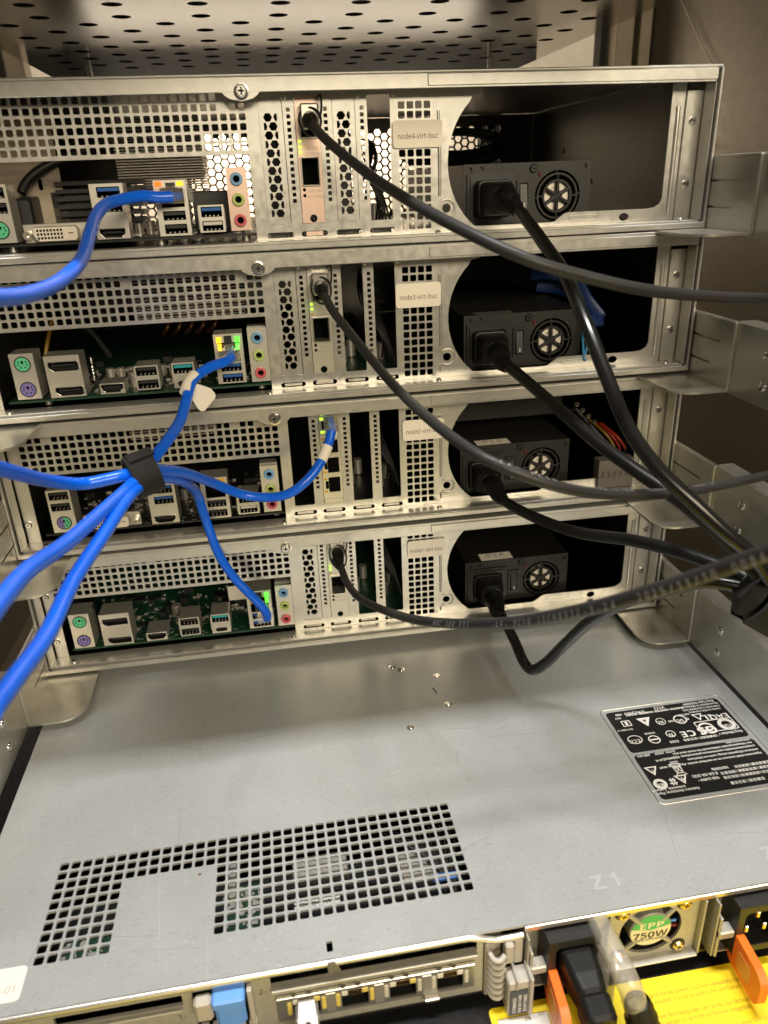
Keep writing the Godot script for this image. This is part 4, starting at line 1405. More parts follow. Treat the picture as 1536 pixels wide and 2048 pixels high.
func build_bottom_server() -> void:
	var o := thing("low_server", "1U server with a bare grey metal top, a black rating label and orange handles", "server")
	var flat_up := Basis(Vector3(1, 0, 0), Vector3(0, 0, -1), Vector3(0, 1, 0))
	var s := Shape.new()
	s.xf = Transform3D(flat_up, Vector3(0, -5.2, 0))
	var holes := []
	for i in 36:
		for j in 10:
			if i > 5 and i < 14 and j > 2: continue
			var x := 38.3 + 5.546 * i
			var z := 169.8 + 5.546 * j - 0.0047 * (x - 38)
			holes.append(rrect(x - 2.15, x + 2.15, -z - 2.25, -z + 2.25, 0.9, 2))
	holes.append(rrect(163.3, 166.0, -239.5, -234.5, 0.3, 1))
	s.plate(0, 435, -243.2, 330, 0, 1.2, holes)
	s.xf = Transform3D()
	s.box(0, 1.2, -44, -5.3, -330, 243, 0.3)
	s.box(433.8, 435, -44, -5.3, -330, 243, 0.3)
	obj("top_cover", s, M.top, o)
	s = Shape.new()
	s.box(1.3, 433.7, -45.5, -44, -330, 243)
	obj("floor_pan", s, M.steel_dark, o)
	s = Shape.new()
	s.tube(PackedVector3Array([Vector3(0, -5.6, 243.2), Vector3(226, -5.6, 243.2), Vector3(232, -7.2, 243.4), Vector3(238, -9.4, 243.6), Vector3(246, -9.6, 243.6), Vector3(251, -9.6, 243.4)]), 1.7, 12)
	s.box(251.5, 435, -7.4, -4.2, 243.1, 244.3, 0.4)
	obj("rolled_edge", s, M.nickel, o)
	s = Shape.new()
	s.poly(PackedVector2Array([Vector2(163.0, -3), Vector2(166.2, -3), Vector2(168.6, -9), Vector2(163.0, -9)]), [], 244.9, 245.6)
	obj("cover_hook", s, M.nickel, o)
	# rivets and stamped letters on the cover
	for p in [[226.5, 40.0], [232.0, 44.1], [254.2, 55.8], [254.7, 86.5], [227.1, 103.2]]:
		s = Shape.new()
		s.lathe(Vector3(p[0], -4, p[1]), Vector3.UP, [[0, 2.5], [0.25, 2.4], [0.3, 1.7], [0.7, 1.4], [0.7, 0]], 18)
		obj("rivet", s, M.chrome, o)
	s = Shape.new()
	s.tube(PackedVector3Array([Vector3(249.0, -3.95, 68), Vector3(249.4, -3.8, 71), Vector3(250.6, -3.95, 74)]), 0.35, 6)
	obj("scratch_mark", s, M.black_matte, o)
	s = Shape.new()
	s.poly(PackedVector2Array([Vector2(0, 0.9), Vector2(-0.8, 0.2), Vector2(-0.5, -0.7), Vector2(0.5, -0.8), Vector2(0.9, 0.1)]), [], 0, 0.05)
	s.xf = Transform3D()
	var spot := obj("rust_speck", s, M.rust, o)
	spot.transform = Transform3D(flat_up, mm(105.5, -3.97, 187.5))
	lettering("stamped_mark", [["Z", at(292.6, -3.96, 228.6, up_side_down() * Basis(Vector3(0, 0, 1), PI)), 7.4, 1, 1.25], ["1", at(301.6, -3.96, 228.4, up_side_down() * Basis(Vector3(0, 0, 1), PI)), 7.0, 1, 1.0]], M.stamp, o, sans_bold)
	lettering("stamped_mark", [["Z 1", at(386, -3.96, 228.6, up_side_down() * Basis(Vector3(0, 0, 1), PI)), 7.4, 1, 1.25]], M.stamp, o, sans_bold)
	inside_low(o)
	rating_label(o)
	# sticker at the corner
	s = Shape.new()
	s.xf = Transform3D(flat_up, Vector3(0, -3.95, 0))
	s.poly(rrect(4, 34.5, -237, -221, 2.2, 4), [], 0, 0.15)
	var st := obj("corner_sticker", s, M.white_plastic, o)
	lettering("lettering", [["node-01", at(32.4, -3.75, 231.5, flat_up), 3.4, 2]], M.faint_ink, st)
	rear_face(o)
	hot_swap(o, 0)
	hot_swap(o, 1)

func inside_low(o: Node3D) -> void:
	var s := Shape.new()
	s.box(3, 250, -40, -38.5, 120, 240)
	obj("main_board", s, M.pcb_black, o)
	var r := RandomNumberGenerator.new()
	r.seed = 77
	for q in [[40.0, 66.0, 200.0, 222.0, -20.0], [116.0, 134.0, 186.0, 224.0, -18.0]]:
		s = Shape.new()
		s.box(q[0], q[1], q[4] - 1.4, q[4], q[2], q[3])
		obj("riser_board", s, M.pcb_green, o)
	s = Shape.new()
	for i in 130:
		var x := r.randf_range(40, 66) if i % 2 else r.randf_range(116, 134)
		var z := r.randf_range(202, 222) if i % 2 else r.randf_range(188, 223)
		var w := r.randf_range(0.4, 1.3)
		var y := -20.0 if i % 2 else -18.0
		s.box(x - w, x + w, y, y + r.randf_range(0.4, 1.4), z - w, z + w)
	obj("board_parts", s, M.tin, o).set_meta("kind", "stuff")
	for q in [[150.0, 178.0, 176.0, 190.0, -16.0, "tin"], [118.0, 122.0, 174.0, 194.0, -15.0, "tin"], [204.0, 224.0, 183.0, 201.0, -15.0, "tin"]]:
		s = Shape.new()
		s.box(q[0], q[1], q[4] - 8, q[4], q[2], q[3], 0.5)
		obj("metal_block", s, M[q[5]], o)
	for q in [[150.0, 172.0, 202.0, 207.0], [152.0, 173.0, 220.0, 224.0]]:
		s = Shape.new()
		s.box(q[0], q[1], -15.3, -15, q[2], q[3])
		var p := obj("inner_sticker", s, M.white_plastic, o)
		lettering("lettering", [["0X3Q1B-A1", at((q[0] + q[1]) / 2, -14.95, q[3] - 1.6, Basis(Vector3(1, 0, 0), Vector3(0, 0, -1), Vector3(0, 1, 0))), 2.4, 1]], M.paper_ink, p)
	s = Shape.new()
	s.box(136, 230, -27, -16, 196, 236, 0.6)
	obj("adapter_body", s, M.black_case, o)
	for q in [[218.0, 232.0, 203.0, 206.5], [224.0, 231.0, 217.0, 220.0]]:
		s = Shape.new()
		s.box(q[0], q[1], -14, -11, q[2], q[3], 0.8)
		obj("release_tab", s, M.dev_blue, o)
	s = Shape.new()
	for i in 14: s.tube(Shape.smooth(PackedVector3Array([Vector3(200 + i * 3, -18, 168), Vector3(206 + i * 2, -12, 180 + i), Vector3(226, -16, 196 + i * 2)])), 0.7, 6)
	obj("ribbon_wires", s, M.black, o)

func rating_label(o: Node3D) -> void:
	var fu := Basis(Vector3(1, 0, 0), Vector3(0, 0, -1), Vector3(0, 1, 0))
	var ud := up_side_down()
	var s := Shape.new()
	# shallow pressed frame round the label
	var loop := PackedVector3Array()
	for p in rrect(344.6, 424.2, -190, -112.4, 3.0, 4): loop.append(Vector3(p.x, -4.0, -p.y))
	loop.append(loop[0])
	s.tube(loop, 0.35, 6)
	obj("label_frame", s, M.nickel, o)
	for q in [[115.2, 151.0], [153.2, 187.2]]:
		s = Shape.new()
		s.xf = Transform3D(fu, Vector3(0, -3.96, 0))
		s.poly(rrect(347.2, 421.4, -q[1], -q[0], 2.4, 4), [], 0, 0.12)
		obj("rating_label", s, M.label_black, o)
	var y := -3.8
	var f := func(t: String, x: float, z: float, h: float, a := 0, w := 1.0) -> Array: return [t, at(x, y, z, ud), h, a, w]
	var lines := [
		f.call("Raheen Business Park", 370.9, 182.9, 1.7), f.call("Limerick, Ireland", 364.2, 180.4, 1.7),
		f.call("100-240V~", 385.6, 178.0, 1.9), f.call("8.5A-3A (X2)", 386.4, 174.8, 1.9), f.call("50/60Hz", 394.5, 171.8, 1.9),
		f.call("Apparatus shall connect to an earthed outlet. Apparaten skall", 419.4, 165.2, 1.5), f.call("anslutas till jordat uttag. Laite on liitettava", 419.2, 162.1, 1.5),
		f.call("suojakoskettimilla varustettuun pistorasiaan. Apparatet", 419.2, 159.1, 1.5), f.call("ma tilkoples jordet stikkontakt for bruk med den", 419.2, 156.4, 1.5), f.call("som passer jord.", 419.2, 154.0, 1.4),
		f.call("used", 369.6, 162.4, 1.5), f.call("protected jord.", 372.5, 159.6, 1.5), f.call("D/PN  J90ZP", 372.2, 154.2, 1.6), f.call("A00", 357.0, 154.2, 1.6), f.call("REV", 352.6, 154.2, 1.4),
		f.call("Reg Model /", 419.6, 146.2, 1.9), f.call("E26S", 378.8, 146.9, 1.9),
		f.call("Reg Type E26S001", 418.6, 117.2, 1.8), f.call("Assembled in Mexico /", 419.8, 119.8, 1.6), f.call("CAN ICES-3 (A)/NMB-3(A)", 419.6, 122.4, 1.5), f.call("made in this country", 418.6, 125.0, 1.5),
		f.call("VCCI", 385.5, 117.0, 2.2), f.call("D/PN JPDC9", 371.8, 118.0, 1.7), f.call("A00", 357.0, 118.2, 1.7), f.call("REV", 355.0, 121.2, 1.5), f.call("LISTED", 397.0, 126.0, 1.6), f.call("c", 394.8, 130.2, 2.6), f.call("us", 384.6, 130.2, 2.2),
		f.call("EAC", 420.0, 131.8, 4.6, 0, 1.0), f.call("IL", 409.6, 131.0, 4.4, 0, 1.2), f.call("CE", 392.2, 142.2, 5.0, 0, 1.2), f.call("GS", 406.4, 141.6, 6.2, 0, 1.2), f.call("N", 378.4, 141.2, 2.6), f.call("UL", 391.0, 130.6, 2.6), f.call("CCC", 357.4, 142.0, 2.6),
		f.call("R33026", 368.8, 137.4, 1.4), f.call("ISO 9001-3", 357.6, 131.8, 1.4), f.call("KC", 378.4, 129.6, 2.4), f.call("TUV", 416.6, 140.2, 2.6), f.call("!", 353.2, 167.0, 3.2), f.call("RE", 353.6, 177.2, 2.6)]
	lettering("lettering", lines, M.label_ink, o, sans_bold)
	# marks: rings, triangles, boxes, crossed-out bin, and blocks for the eastern characters
	s = Shape.new()
	s.xf = Transform3D(fu, Vector3(0, -3.83, 0))
	var g := func(x: float, z: float, r0: float, r1: float, sy := 1.0) -> void:
		s.poly(disc(x, -z, r1, 22, sy), [disc(x, -z, r0, 22, sy)], 0, 0.05, false)
	g.call(354.5, 140.8, 3.9, 4.5, 0.8); g.call(365.6, 142.9, 2.9, 3.6, 0.95); g.call(377.2, 140.3, 2.4, 3.0, 0.95); g.call(389.2, 129.5, 3.3, 4.1, 0.95)
	g.call(376.9, 128.9, 2.6, 3.0); g.call(351.7, 176.4, 2.0, 3.8); g.call(413.8, 139.0, 3.0, 5.2)
	s.poly(rect(363.0, 368.2, -143.4, -142.4), [], 0, 0.05, false)
	var tri_ring := func(x: float, z: float, h: float, inner: float) -> void:
		var a := PackedVector2Array([Vector2(x - h, -z + h * 0.8), Vector2(x + h, -z + h * 0.8), Vector2(x, -z - h)])
		var b := PackedVector2Array()
		var c := Vector2(x, -z + h * 0.25)
		for p in a: b.append(c + (p - c) * inner)
		s.poly(a, [b] if inner > 0.05 else [], 0, 0.05, false)
	tri_ring.call(365.2, 175.2, 3.7, 0.62); tri_ring.call(352.3, 166.2, 3.8, 0.62); tri_ring.call(401.0, 129.6, 3.4, 0.62); tri_ring.call(367.8, 127.2, 4.4, 0.3)
	s.poly(PackedVector2Array([Vector2(365.6, -173), Vector2(364.2, -175.6), Vector2(365.4, -175.6), Vector2(364.6, -177.6), Vector2(366.4, -175), Vector2(365.2, -175)]), [], 0, 0.05, false)
	s.poly(rrect(395.2, 419.6, -143.8, -133.6, 1.0, 2), [rrect(395.8, 419.0, -143.2, -134.2, 0.8, 2)], 0, 0.05, false)
	s.poly(disc(400.6, -139.0, 4.6, 24, 0.85), [disc(400.6, -139.0, 3.6, 20, 0.7)], 0, 0.05, false)
	s.poly(rect(353.2, 358.8, -129.0, -124.0), [rect(353.8, 358.2, -128.4, -124.6)], 0, 0.05, false)
	s.poly(rect(355.2, 356.8, -128, -125), [], 0, 0.05, false)
	s.poly(PackedVector2Array([Vector2(364.8, -171), Vector2(368.6, -171), Vector2(369.2, -165.6), Vector2(364.2, -165.6)]), [PackedVector2Array([Vector2(365.4, -170.4), Vector2(368.0, -170.4), Vector2(368.5, -166.6), Vector2(364.9, -166.6)])], 0, 0.05, false)
	for d in [1.0, -1.0]:
		s.poly(PackedVector2Array([Vector2(366.7 - 3.4 * d, -172.4), Vector2(366.7 - 2.8 * d, -172.4), Vector2(366.7 + 3.4 * d, -164), Vector2(366.7 + 2.8 * d, -164)]), [], 0, 0.05, false)
	for q in [[357.6, 361.2, 174.6, 175.4], [357.0, 361.4, 176.8, 177.6], [358.2, 359.0, 173.6, 178.6], [359.8, 360.6, 173.6, 178.6]]: s.poly(rect(q[0], q[1], -q[3], -q[2]), [], 0, 0.05, false)
	s.poly(rect(363.0, 369.4, -164.0, -163.4), [], 0, 0.05, false)
	var r := RandomNumberGenerator.new()
	r.seed = 5
	for row in [[389.0, 409.0, 183.3, 2.0], [387.6, 413.6, 178.9, 1.9], [387.8, 417.6, 175.6, 1.9], [398.0, 417.6, 172.4, 1.9], [382.0, 403.0, 147.0, 1.8], [359.0, 396.0, 119.6, 1.5]]:
		var x: float = row[0]
		var n := 0
		while x < row[1]:
			n += 1
			var h: float = row[3]
			if n % 6 == 5:
				s.poly(PackedVector2Array([Vector2(x + 0.5, -row[2] - h / 2), Vector2(x + 0.8, -row[2] - h / 2), Vector2(x + 0.5, -row[2] + h / 2), Vector2(x + 0.2, -row[2] + h / 2)]), [], 0, 0.05, false)
				x += 1.5
				continue
			for b in 3: s.poly(rect(x, x + h * 0.9, -row[2] - h / 2 + b * h * 0.4, -row[2] - h / 2 + b * h * 0.4 + 0.22), [], 0, 0.05, false)
			for b in 2: s.poly(rect(x + r.randf_range(0.0, 0.5) + b * 0.9, x + r.randf_range(0.55, 0.8) + b * 0.9, -row[2] - h / 2, -row[2] + h / 2), [], 0, 0.04, false)
			x += h * 1.18
	obj("printed_marks", s, M.label_ink, o)

func rear_face(o: Node3D) -> void:
	var s := Shape.new()
	var holes := [rect(48, 100.4, -17.0, -10.6), rect(104.6, 129, -40, -10), rect(137.8, 230, -15.4, -9.2), rect(139.2, 229, -38.6, -22.0)]
	s.plate(0, 233, -44, -7.4, 241.0, 242.6, holes)
	s.box(137.8, 230, -17.4, -15.4, 242.6, 245.4, 0.3)
	s.box(60, 100, -19.6, -17.6, 242.6, 244.6, 0.3)
	var f := obj("rear_plate", s, M.psu_plate, o)
	lettering("lettering", [["1-", at(97.0, -24.4, 242.7), 3.0, 0], ["2-", at(132.2, -17.6, 242.7), 3.0, 0]], M.paper_ink, f)
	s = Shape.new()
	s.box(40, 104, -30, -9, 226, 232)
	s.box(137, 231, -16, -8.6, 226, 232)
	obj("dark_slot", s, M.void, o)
	# latch with blue and grey tabs
	s = Shape.new()
	s.box(113.2, 127.0, -14.5, -9.4, 241, 250, 1.0)
	s.box(114.0, 126.6, -27.4, -12, 244.6, 249.4, 1.6)
	obj("slot_latch", s, M.dev_blue, o)
	s = Shape.new()
	s.box(105.6, 113.0, -22, -10, 243, 248.6, 1.2)
	s.box(127.8, 130.0, -40, -9.4, 243, 247.0, 0.4)
	for i in 5: s.box(106 + i * 5.2, 109.6 + i * 5.2, -40, -30, 242.7, 246.5, 0.4)
	obj("latch_frame", s, M.grey_plastic, o)
	# network card with four sockets
	s = Shape.new()
	holes = []
	var xs := [152.2, 173.8, 195.6, 217.4]
	for x in xs:
		holes.append(PackedVector2Array([Vector2(x - 6.0, -36.4), Vector2(x + 6.0, -36.4), Vector2(x + 6.0, -28.6), Vector2(x + 3.0, -28.6), Vector2(x + 3.0, -26.2), Vector2(x - 3.0, -26.2), Vector2(x - 3.0, -28.6), Vector2(x - 6.0, -28.6)]))
	s.plate(139.4, 228.8, -38.4, -22.2, 242.8, 243.6, [rect(xs[0] - 6, xs[0] + 6, -36.6, -25.4), rect(xs[1] - 6, xs[1] + 6, -36.6, -25.4), rect(xs[2] - 6, xs[2] + 6, -36.6, -25.4), rect(xs[3] - 6, xs[3] + 6, -36.6, -25.4)])
	s.box(139.4, 228.8, -22.9, -21.6, 243.6, 244.9, 0.3)
	s.box(205.0, 212.0, -40.6, -38.6, 242, 246.2, 0.4)
	var card := obj("network_card", s, M.nickel, o)
	for x in xs:
		s = Shape.new()
		s.box(x - 6.2, x + 6.2, -36.8, -25.2, 226, 234)
		s.box(x - 6.2, x - 6.0, -36.8, -25.2, 234, 242.7)
		s.box(x + 6.0, x + 6.2, -36.8, -25.2, 234, 242.7)
		s.box(x - 6.0, x + 6.0, -36.9, -36.6, 234, 242.7)
		obj("network_socket", s, M.black, card)
		s = Shape.new()
		for i in 8:
			s.tube(PackedVector3Array([Vector3(x - 3.6 + i * 1.03, -25.8, 243.4), Vector3(x - 3.6 + i * 1.03, -29.5, 241.4), Vector3(x - 3.6 + i * 1.03, -31.6, 241.8)]), 0.3, 6)
		obj("gold_contacts", s, M.gold, card)
		for sgn in [-1.0, 1.0]:
			s = Shape.new()
			s.box(x + sgn * 4.6 - 1.5, x + sgn * 4.6 + 1.5, -28.4, -25.5, 240, 244.0, 0.4)
			obj("socket_key", s, M.pipe_yellow if x < 200 and sgn > 0 else M.white_plastic, card)
			s = Shape.new()
			s.box(x + sgn * 7.6 - 1.0, x + sgn * 7.6 + 1.0, -34.5, -26.5, 243.2, 244.1, 0.3)
			obj("light_pipe", s, M.pipe_yellow if x < 190 else M.usb_white, card)
		for q in [-5.0, 1.6]:
			s = Shape.new()
			s.lathe(Vector3(x + q, -21.4, 243.8), Vector3.UP, [[0, 1.4], [0.8, 1.3], [1.2, 0.7], [1.2, 0]], 12)
			obj("spring_finger", s, M.chrome, card)
	for x in [163.0, 184.7, 206.5]:
		s = Shape.new()
		s.box(x - 2.2, x + 2.2, -36.8, -24.6, 243.5, 244.2, 0.2)
		obj("divider", s, M.tin, card)
	# comb of curved spring fingers
	s = Shape.new()
	for i in 7:
		s.tube(Shape.smooth(PackedVector3Array([Vector3(235.0, -15.6 - i * 4.2, 243), Vector3(236.2, -16.6 - i * 4.2, 247.5), Vector3(239, -16.9 - i * 4.2, 248.6), Vector3(241.6, -16.2 - i * 4.2, 247)]), 4), 1.3, 8)
	s.box(233.4, 235.6, -46, -11, 240, 244.4, 0.8)
	s.box(235.7, 242, -46, -9.5, 238, 241, 0.5)
	obj("comb_guard", s, M.grey_plastic, o)
	# pull-out service tag
	s = Shape.new()
	s.box(242.0, 246.0, -22.0, -10.4, 242, 247.5, 0.6)
	s.box(246.6, 251.0, -26.0, -11.0, 241, 245.0, 0.6)
	s.box(241.8, 252.6, -49, -26.5, 245, 253.4, 0.7)
	s.box(245.2, 246.6, -31, -24.5, 245, 254.4, 0.5)
	s.box(251.4, 253.2, -49, -24.0, 245, 255.2, 0.6)
	var tag := obj("service_tag", s, M.grey_plastic, o)
	s = Shape.new()
	s.box(242.6, 250.9, -48.4, -31.6, 253.4, 253.8)
	obj("tag_sticker", s, M.label_black, tag)
	var rot := Basis(Vector3(0, 0, 1), PI / 2)
	lettering("lettering", [["ST:FB8XX02", at(244.8, -47.0, 253.84, rot), 1.5, 0, 0.95], ["Exp Svc Code", at(247.2, -47.0, 253.84, rot), 1.5, 0, 0.95], ["33147118802", at(249.8, -47.0, 253.84, rot), 1.5, 0, 0.95]], M.label_ink, tag, sans_bold)

func hot_swap(o: Node3D, n: int) -> void:
	var d := 92.0 * n
	var s := Shape.new()
	var c := Vector2(315.0 + d, -25.0)
	s.plate(294 + d, 338.6 + d, -42.5, -7.4, 240, 241.4, [disc(c.x, c.y, 15.6, 36)])
	s.plate(252.2 + d, 294 + d, -42.5, -7.4, 236, 237.2, [])
	s.box(252.2 + d, 338.6 + d, -43.6, -42.6, 230, 246, 0.3)
	s.box(252.0 + d, 252.9 + d, -42.4, -7.6, 234, 248, 0.3)
	s.box(338.8 + d, 340.0 + d, -43.4, -7.6, 234, 245, 0.4)
	s.box(253.2 + d, 261 + d, -29, -24.6, 244, 250, 0.6)
	s.box(253.2 + d, 254.6 + d, -42, -16, 243, 249, 0.4)
	var u := obj("power_supply", s, M.psu_plate, o)
	u.set_meta("label", "power supply with a cord plugged in" if n == 0 else "power supply with an empty inlet")
	# inlet
	s = Shape.new()
	s.plate(261 + d, 285.4 + d, -40, -9.2, 237.2, 250.5, [rrect(264.4 + d, 282.0 + d, -36, -13.4, 2.6)])
	s.box(262 + d, 284.4 + d, -39, -10.2, 236.6, 238.6)
	obj("power_inlet", s, M.black, u)
	s = Shape.new()
	for q in [[273.2, -19.0], [268.6, -28.0], [277.8, -28.0]]: s.box(q[0] - 1.0 + d, q[0] + 1.0 + d, q[1] - 2, q[1] + 2, 238, 248, 0.4)
	obj("inlet_pin", s, M.chrome, u)
	# fan, guard and badge
	s = Shape.new()
	for i in 4:
		var a := deg_to_rad(45 + 90 * i)
		var e := Vector2.from_angle(a)
		s.cyl(Vector3(c.x + e.x * 8, c.y + e.y * 8, 240.8), Vector3(c.x + e.x * 17, c.y + e.y * 17, 240.6), 1.5, 1.2, 8)
	s.lathe(Vector3(c.x, c.y, 236), Vector3(0, 0, 1), [[0, 10.6], [5.0, 10.6], [5.6, 10.2], [5.6, 0]], 32)
	obj("fan_guard", s, M.psu_plate, u)
	s = Shape.new()
	s.lathe(Vector3(c.x, c.y, 228), Vector3(0, 0, 1), [[0, 15.2], [11.5, 15.7]], 32)
	for i in 7:
		var e := Vector2.from_angle(TAU * i / 7)
		var t := Vector2.from_angle(TAU * i / 7 + 0.7)
		s.quad(Vector3(c.x + e.x * 9, c.y + e.y * 9, 236), Vector3(c.x + e.x * 15.2, c.y + e.y * 15.2, 236), Vector3(c.x + t.x * 15.2, c.y + t.y * 15.2, 231), Vector3(c.x + t.x * 9, c.y + t.y * 9, 231))
	s.cyl(Vector3(c.x, c.y, 226), Vector3(c.x, c.y, 229), 15.8, 15.8, 24)
	obj("fan_blades", s, M.black, u)
	s = Shape.new()
	s.poly(disc(c.x, c.y, 10.1, 32), [], 241.62, 241.72)
	var badge := obj("efficiency_badge", s, M.epp_paper, u)
	s = Shape.new()
	s.poly(arc(c.x, c.y, 0.01, 10.12, 12, 168, 18), [], 241.74, 241.8)
	obj("green_band", s, M.epp_green, badge)
	lettering("lettering", [["EPP", at(c.x, c.y + 3.2, 241.84), 3.9, 1, 1.35]], M.epp_paper, badge, sans_bold)
	lettering("lettering", [["750W", at(c.x, c.y - 3.2, 241.78), 4.1, 1, 1.2], ["94% efficient", at(c.x, c.y - 6.2, 241.78), 1.6, 1]], M.paper_ink, badge, sans_bold)
	s = Shape.new()
	s.tube(Shape.smooth(PackedVector3Array([Vector3(c.x + 9, c.y - 3, 238), Vector3(c.x + 12.5, c.y - 1, 240.5), Vector3(c.x + 15.5, c.y - 4, 238)])), 0.7, 6)
	obj("fan_wire", s, M.wire_red, u)
	s = Shape.new()
	s.tube(Shape.smooth(PackedVector3Array([Vector3(c.x + 9, c.y - 1.6, 237), Vector3(c.x + 12.5, c.y + 1, 239.5), Vector3(c.x + 15.5, c.y - 2, 237)])), 0.7, 6)
	obj("fan_wire", s, M.dev_blue, u)
	for q in [[-15.4, 14.4], [15.4, 14.4], [15.2, -13.8], [-15.4, -13.8]]:
		s = Shape.new()
		s.lathe(Vector3(c.x + q[0], c.y + q[1], 241.2), Vector3(0, 0, 1), [[0, 3.9], [0.7, 3.7], [0.8, 2.9]], 20)
		obj("rubber_washer", s, M.black, u)
		s = Shape.new()
		var cross := Shape.new()
		screw(s, Vector3(c.x + q[0], c.y + q[1], 241.6), Vector3(0, 0, 1), 2.9, 1.8, cross)
		var sc := obj("screw", s, M.brass_screw, u)
		obj("screw_slot", cross, M.black_matte, sc)
	# orange release handle
	s = Shape.new()
	s.xf = Transform3D(Basis(Vector3(0.08, 0, -1).normalized(), Vector3(0, 1, 0), Vector3(1, 0, 0.08).normalized()), Vector3(263.6 + d, 0, 246))
	s.poly(rrect(-27.5, 0, -45.5, -26.5, 6.0, 6), [], -2.0, 2.0)
	var hd := obj("release_handle", s, M.orange, u)
	s = Shape.new()
	s.xf = Transform3D(Basis(Vector3(0.08, 0, -1).normalized(), Vector3(0, 1, 0), Vector3(1, 0, 0.08).normalized()), Vector3(263.6 + d, 0, 246))
	s.poly(rrect(-20, -8, -41, -31, 3.0, 4), [], 2.0, 2.3)
	s.poly(rrect(-20, -8, -41, -31, 3.0, 4), [], -2.3, -2.0)
	obj("grip_mark", s, M.orange_mark, hd)


# ---------------------------------------------------------------- cables
func pts(a: Array) -> PackedVector3Array:
	var out := PackedVector3Array()
	for i in range(0, a.size(), 3): out.append(Vector3(a[i], a[i + 1], a[i + 2]))
	return out

func network_plug(o: Node3D, p: Vector3, d: Vector3, up: Vector3) -> void:
	d = d.normalized()
	var side := up.cross(d).normalized()
	var b := Basis(side, d.cross(side), d)
	var s := Shape.new()
	s.xf = Transform3D(b, p)
	s.box(-5.8, 5.8, -4.0, 4.0, -12, 9.5, 0.5)
	s.box(-2.8, 2.8, 4.0, 4.8, -8, 8, 0.3)
	var plug := obj("clear_plug", s, M.clear_plug, o)
	s = Shape.new()
	s.xf = Transform3D(b, p)
	s.tube(PackedVector3Array([Vector3(0, -0.5, -8), Vector3(0, -0.5, 2), Vector3(0, 0, 9.4)]), 2.3, 8)
	obj("cable_core", s, M.blue, plug)
	s = Shape.new()
	s.xf = Transform3D(b, p)
	for i in 8: s.box(-3.8 + i * 1.02, -3.4 + i * 1.02, -4.05, -2.5, -11, -6)
	obj("gold_contacts", s, M.gold, plug)

func blue_cable(label: String, a: Array, plug: Array, r := 2.95) -> Node3D:
	var o := thing("network_cable", label, "cable", "blue network cables")
	var path := Shape.smooth(pts(a), 8)
	var s := Shape.new()
	s.tube(path, r, 20)
	obj("jacket", s, M.blue, o)
	if plug: network_plug(o, plug[0], plug[1], plug[2])
	return o

func along(path: PackedVector3Array, dist: float) -> Array:
	var run := 0.0
	for i in path.size() - 1:
		var l := path[i].distance_to(path[i + 1])
		if run + l >= dist: return [path[i].lerp(path[i + 1], (dist - run) / l), (path[i + 1] - path[i]).normalized()]
		run += l
	return [path[-1], (path[-1] - path[-2]).normalized()]

func cable_print(o: Node3D, path: PackedVector3Array, r: float, texts: Array, facing: Vector3) -> void:
	var lines := []
	for t in texts:
		var dist: float = t[1]
		for ch: String in t[0]:
			var q := along(path, dist)
			var d: Vector3 = q[1]
			var n := (facing - d * facing.dot(d)).normalized()
			if ch != " ": lines.append([ch, Transform3D(Basis(d, n.cross(d), n), q[0] + n * (r + 0.1) - n.cross(d) * 0.9), 2.3, 1])
			dist += t[2]
	lettering("printed_text", lines, M.cable_ink, o)

func twinax(label: String, a: Array, end: Vector3, texts: Array, r := 2.5, face := Vector3(-0.1, 0.62, 0.8)) -> void:
	var o := thing("module_cable", label, "cable", "black module cables")
	var path := Shape.smooth(pts(a), 8)
	var s := Shape.new()
	s.tube(path, r, 16)
	var j := obj("jacket", s, M.twinax, o)
	if texts: cable_print(j, path, r, texts, face)
	s = Shape.new()
	s.box(end.x - 4.3, end.x + 4.3, end.y - 1.5, end.y + 9.5, end.z - 14, end.z + 6, 0.6)
	s.box(end.x - 4.9, end.x + 4.9, end.y - 2.2, end.y + 10.4, end.z + 2, end.z + 8, 0.8)
	obj("module_shell", s, M.nickel, o)
	s = Shape.new()
	var p0 := path[0]
	s.tube(Shape.smooth(PackedVector3Array([end + Vector3(0, 3, 6), end + Vector3(0, 2, 11), path[3], path[7]]), 5), 4.0, 14, PackedFloat32Array([4.1, 4.1, 4.1, 4.1, 4.1, 4.0, 4.0, 3.9, 3.8, 3.7, 3.5, 3.4, 3.2, 3.1, 3.0, 2.9]))
	obj("strain_boot", s, M.plug_rubber, o)
	s = Shape.new()
	var loop := PackedVector3Array()
	for i in 25:
		var t := TAU * i / 24.0
		loop.append(end + Vector3(-0.2 + cos(t) * (5.6 + 0.8 * sin(t)), 1.2 + sin(t) * 7.0, 12.0 - 4.5 * sin(t) + 2.0 * cos(t)))
	s.tube(loop, 0.62, 8)
	s.tube(Shape.smooth(PackedVector3Array([end + Vector3(5.2, 3, 11), end + Vector3(6.6, 8, 8), end + Vector3(6.8, 14, 5), end + Vector3(4.6, 13, 3)])), 0.62, 8)
	obj("pull_loop", s, M.black, o)

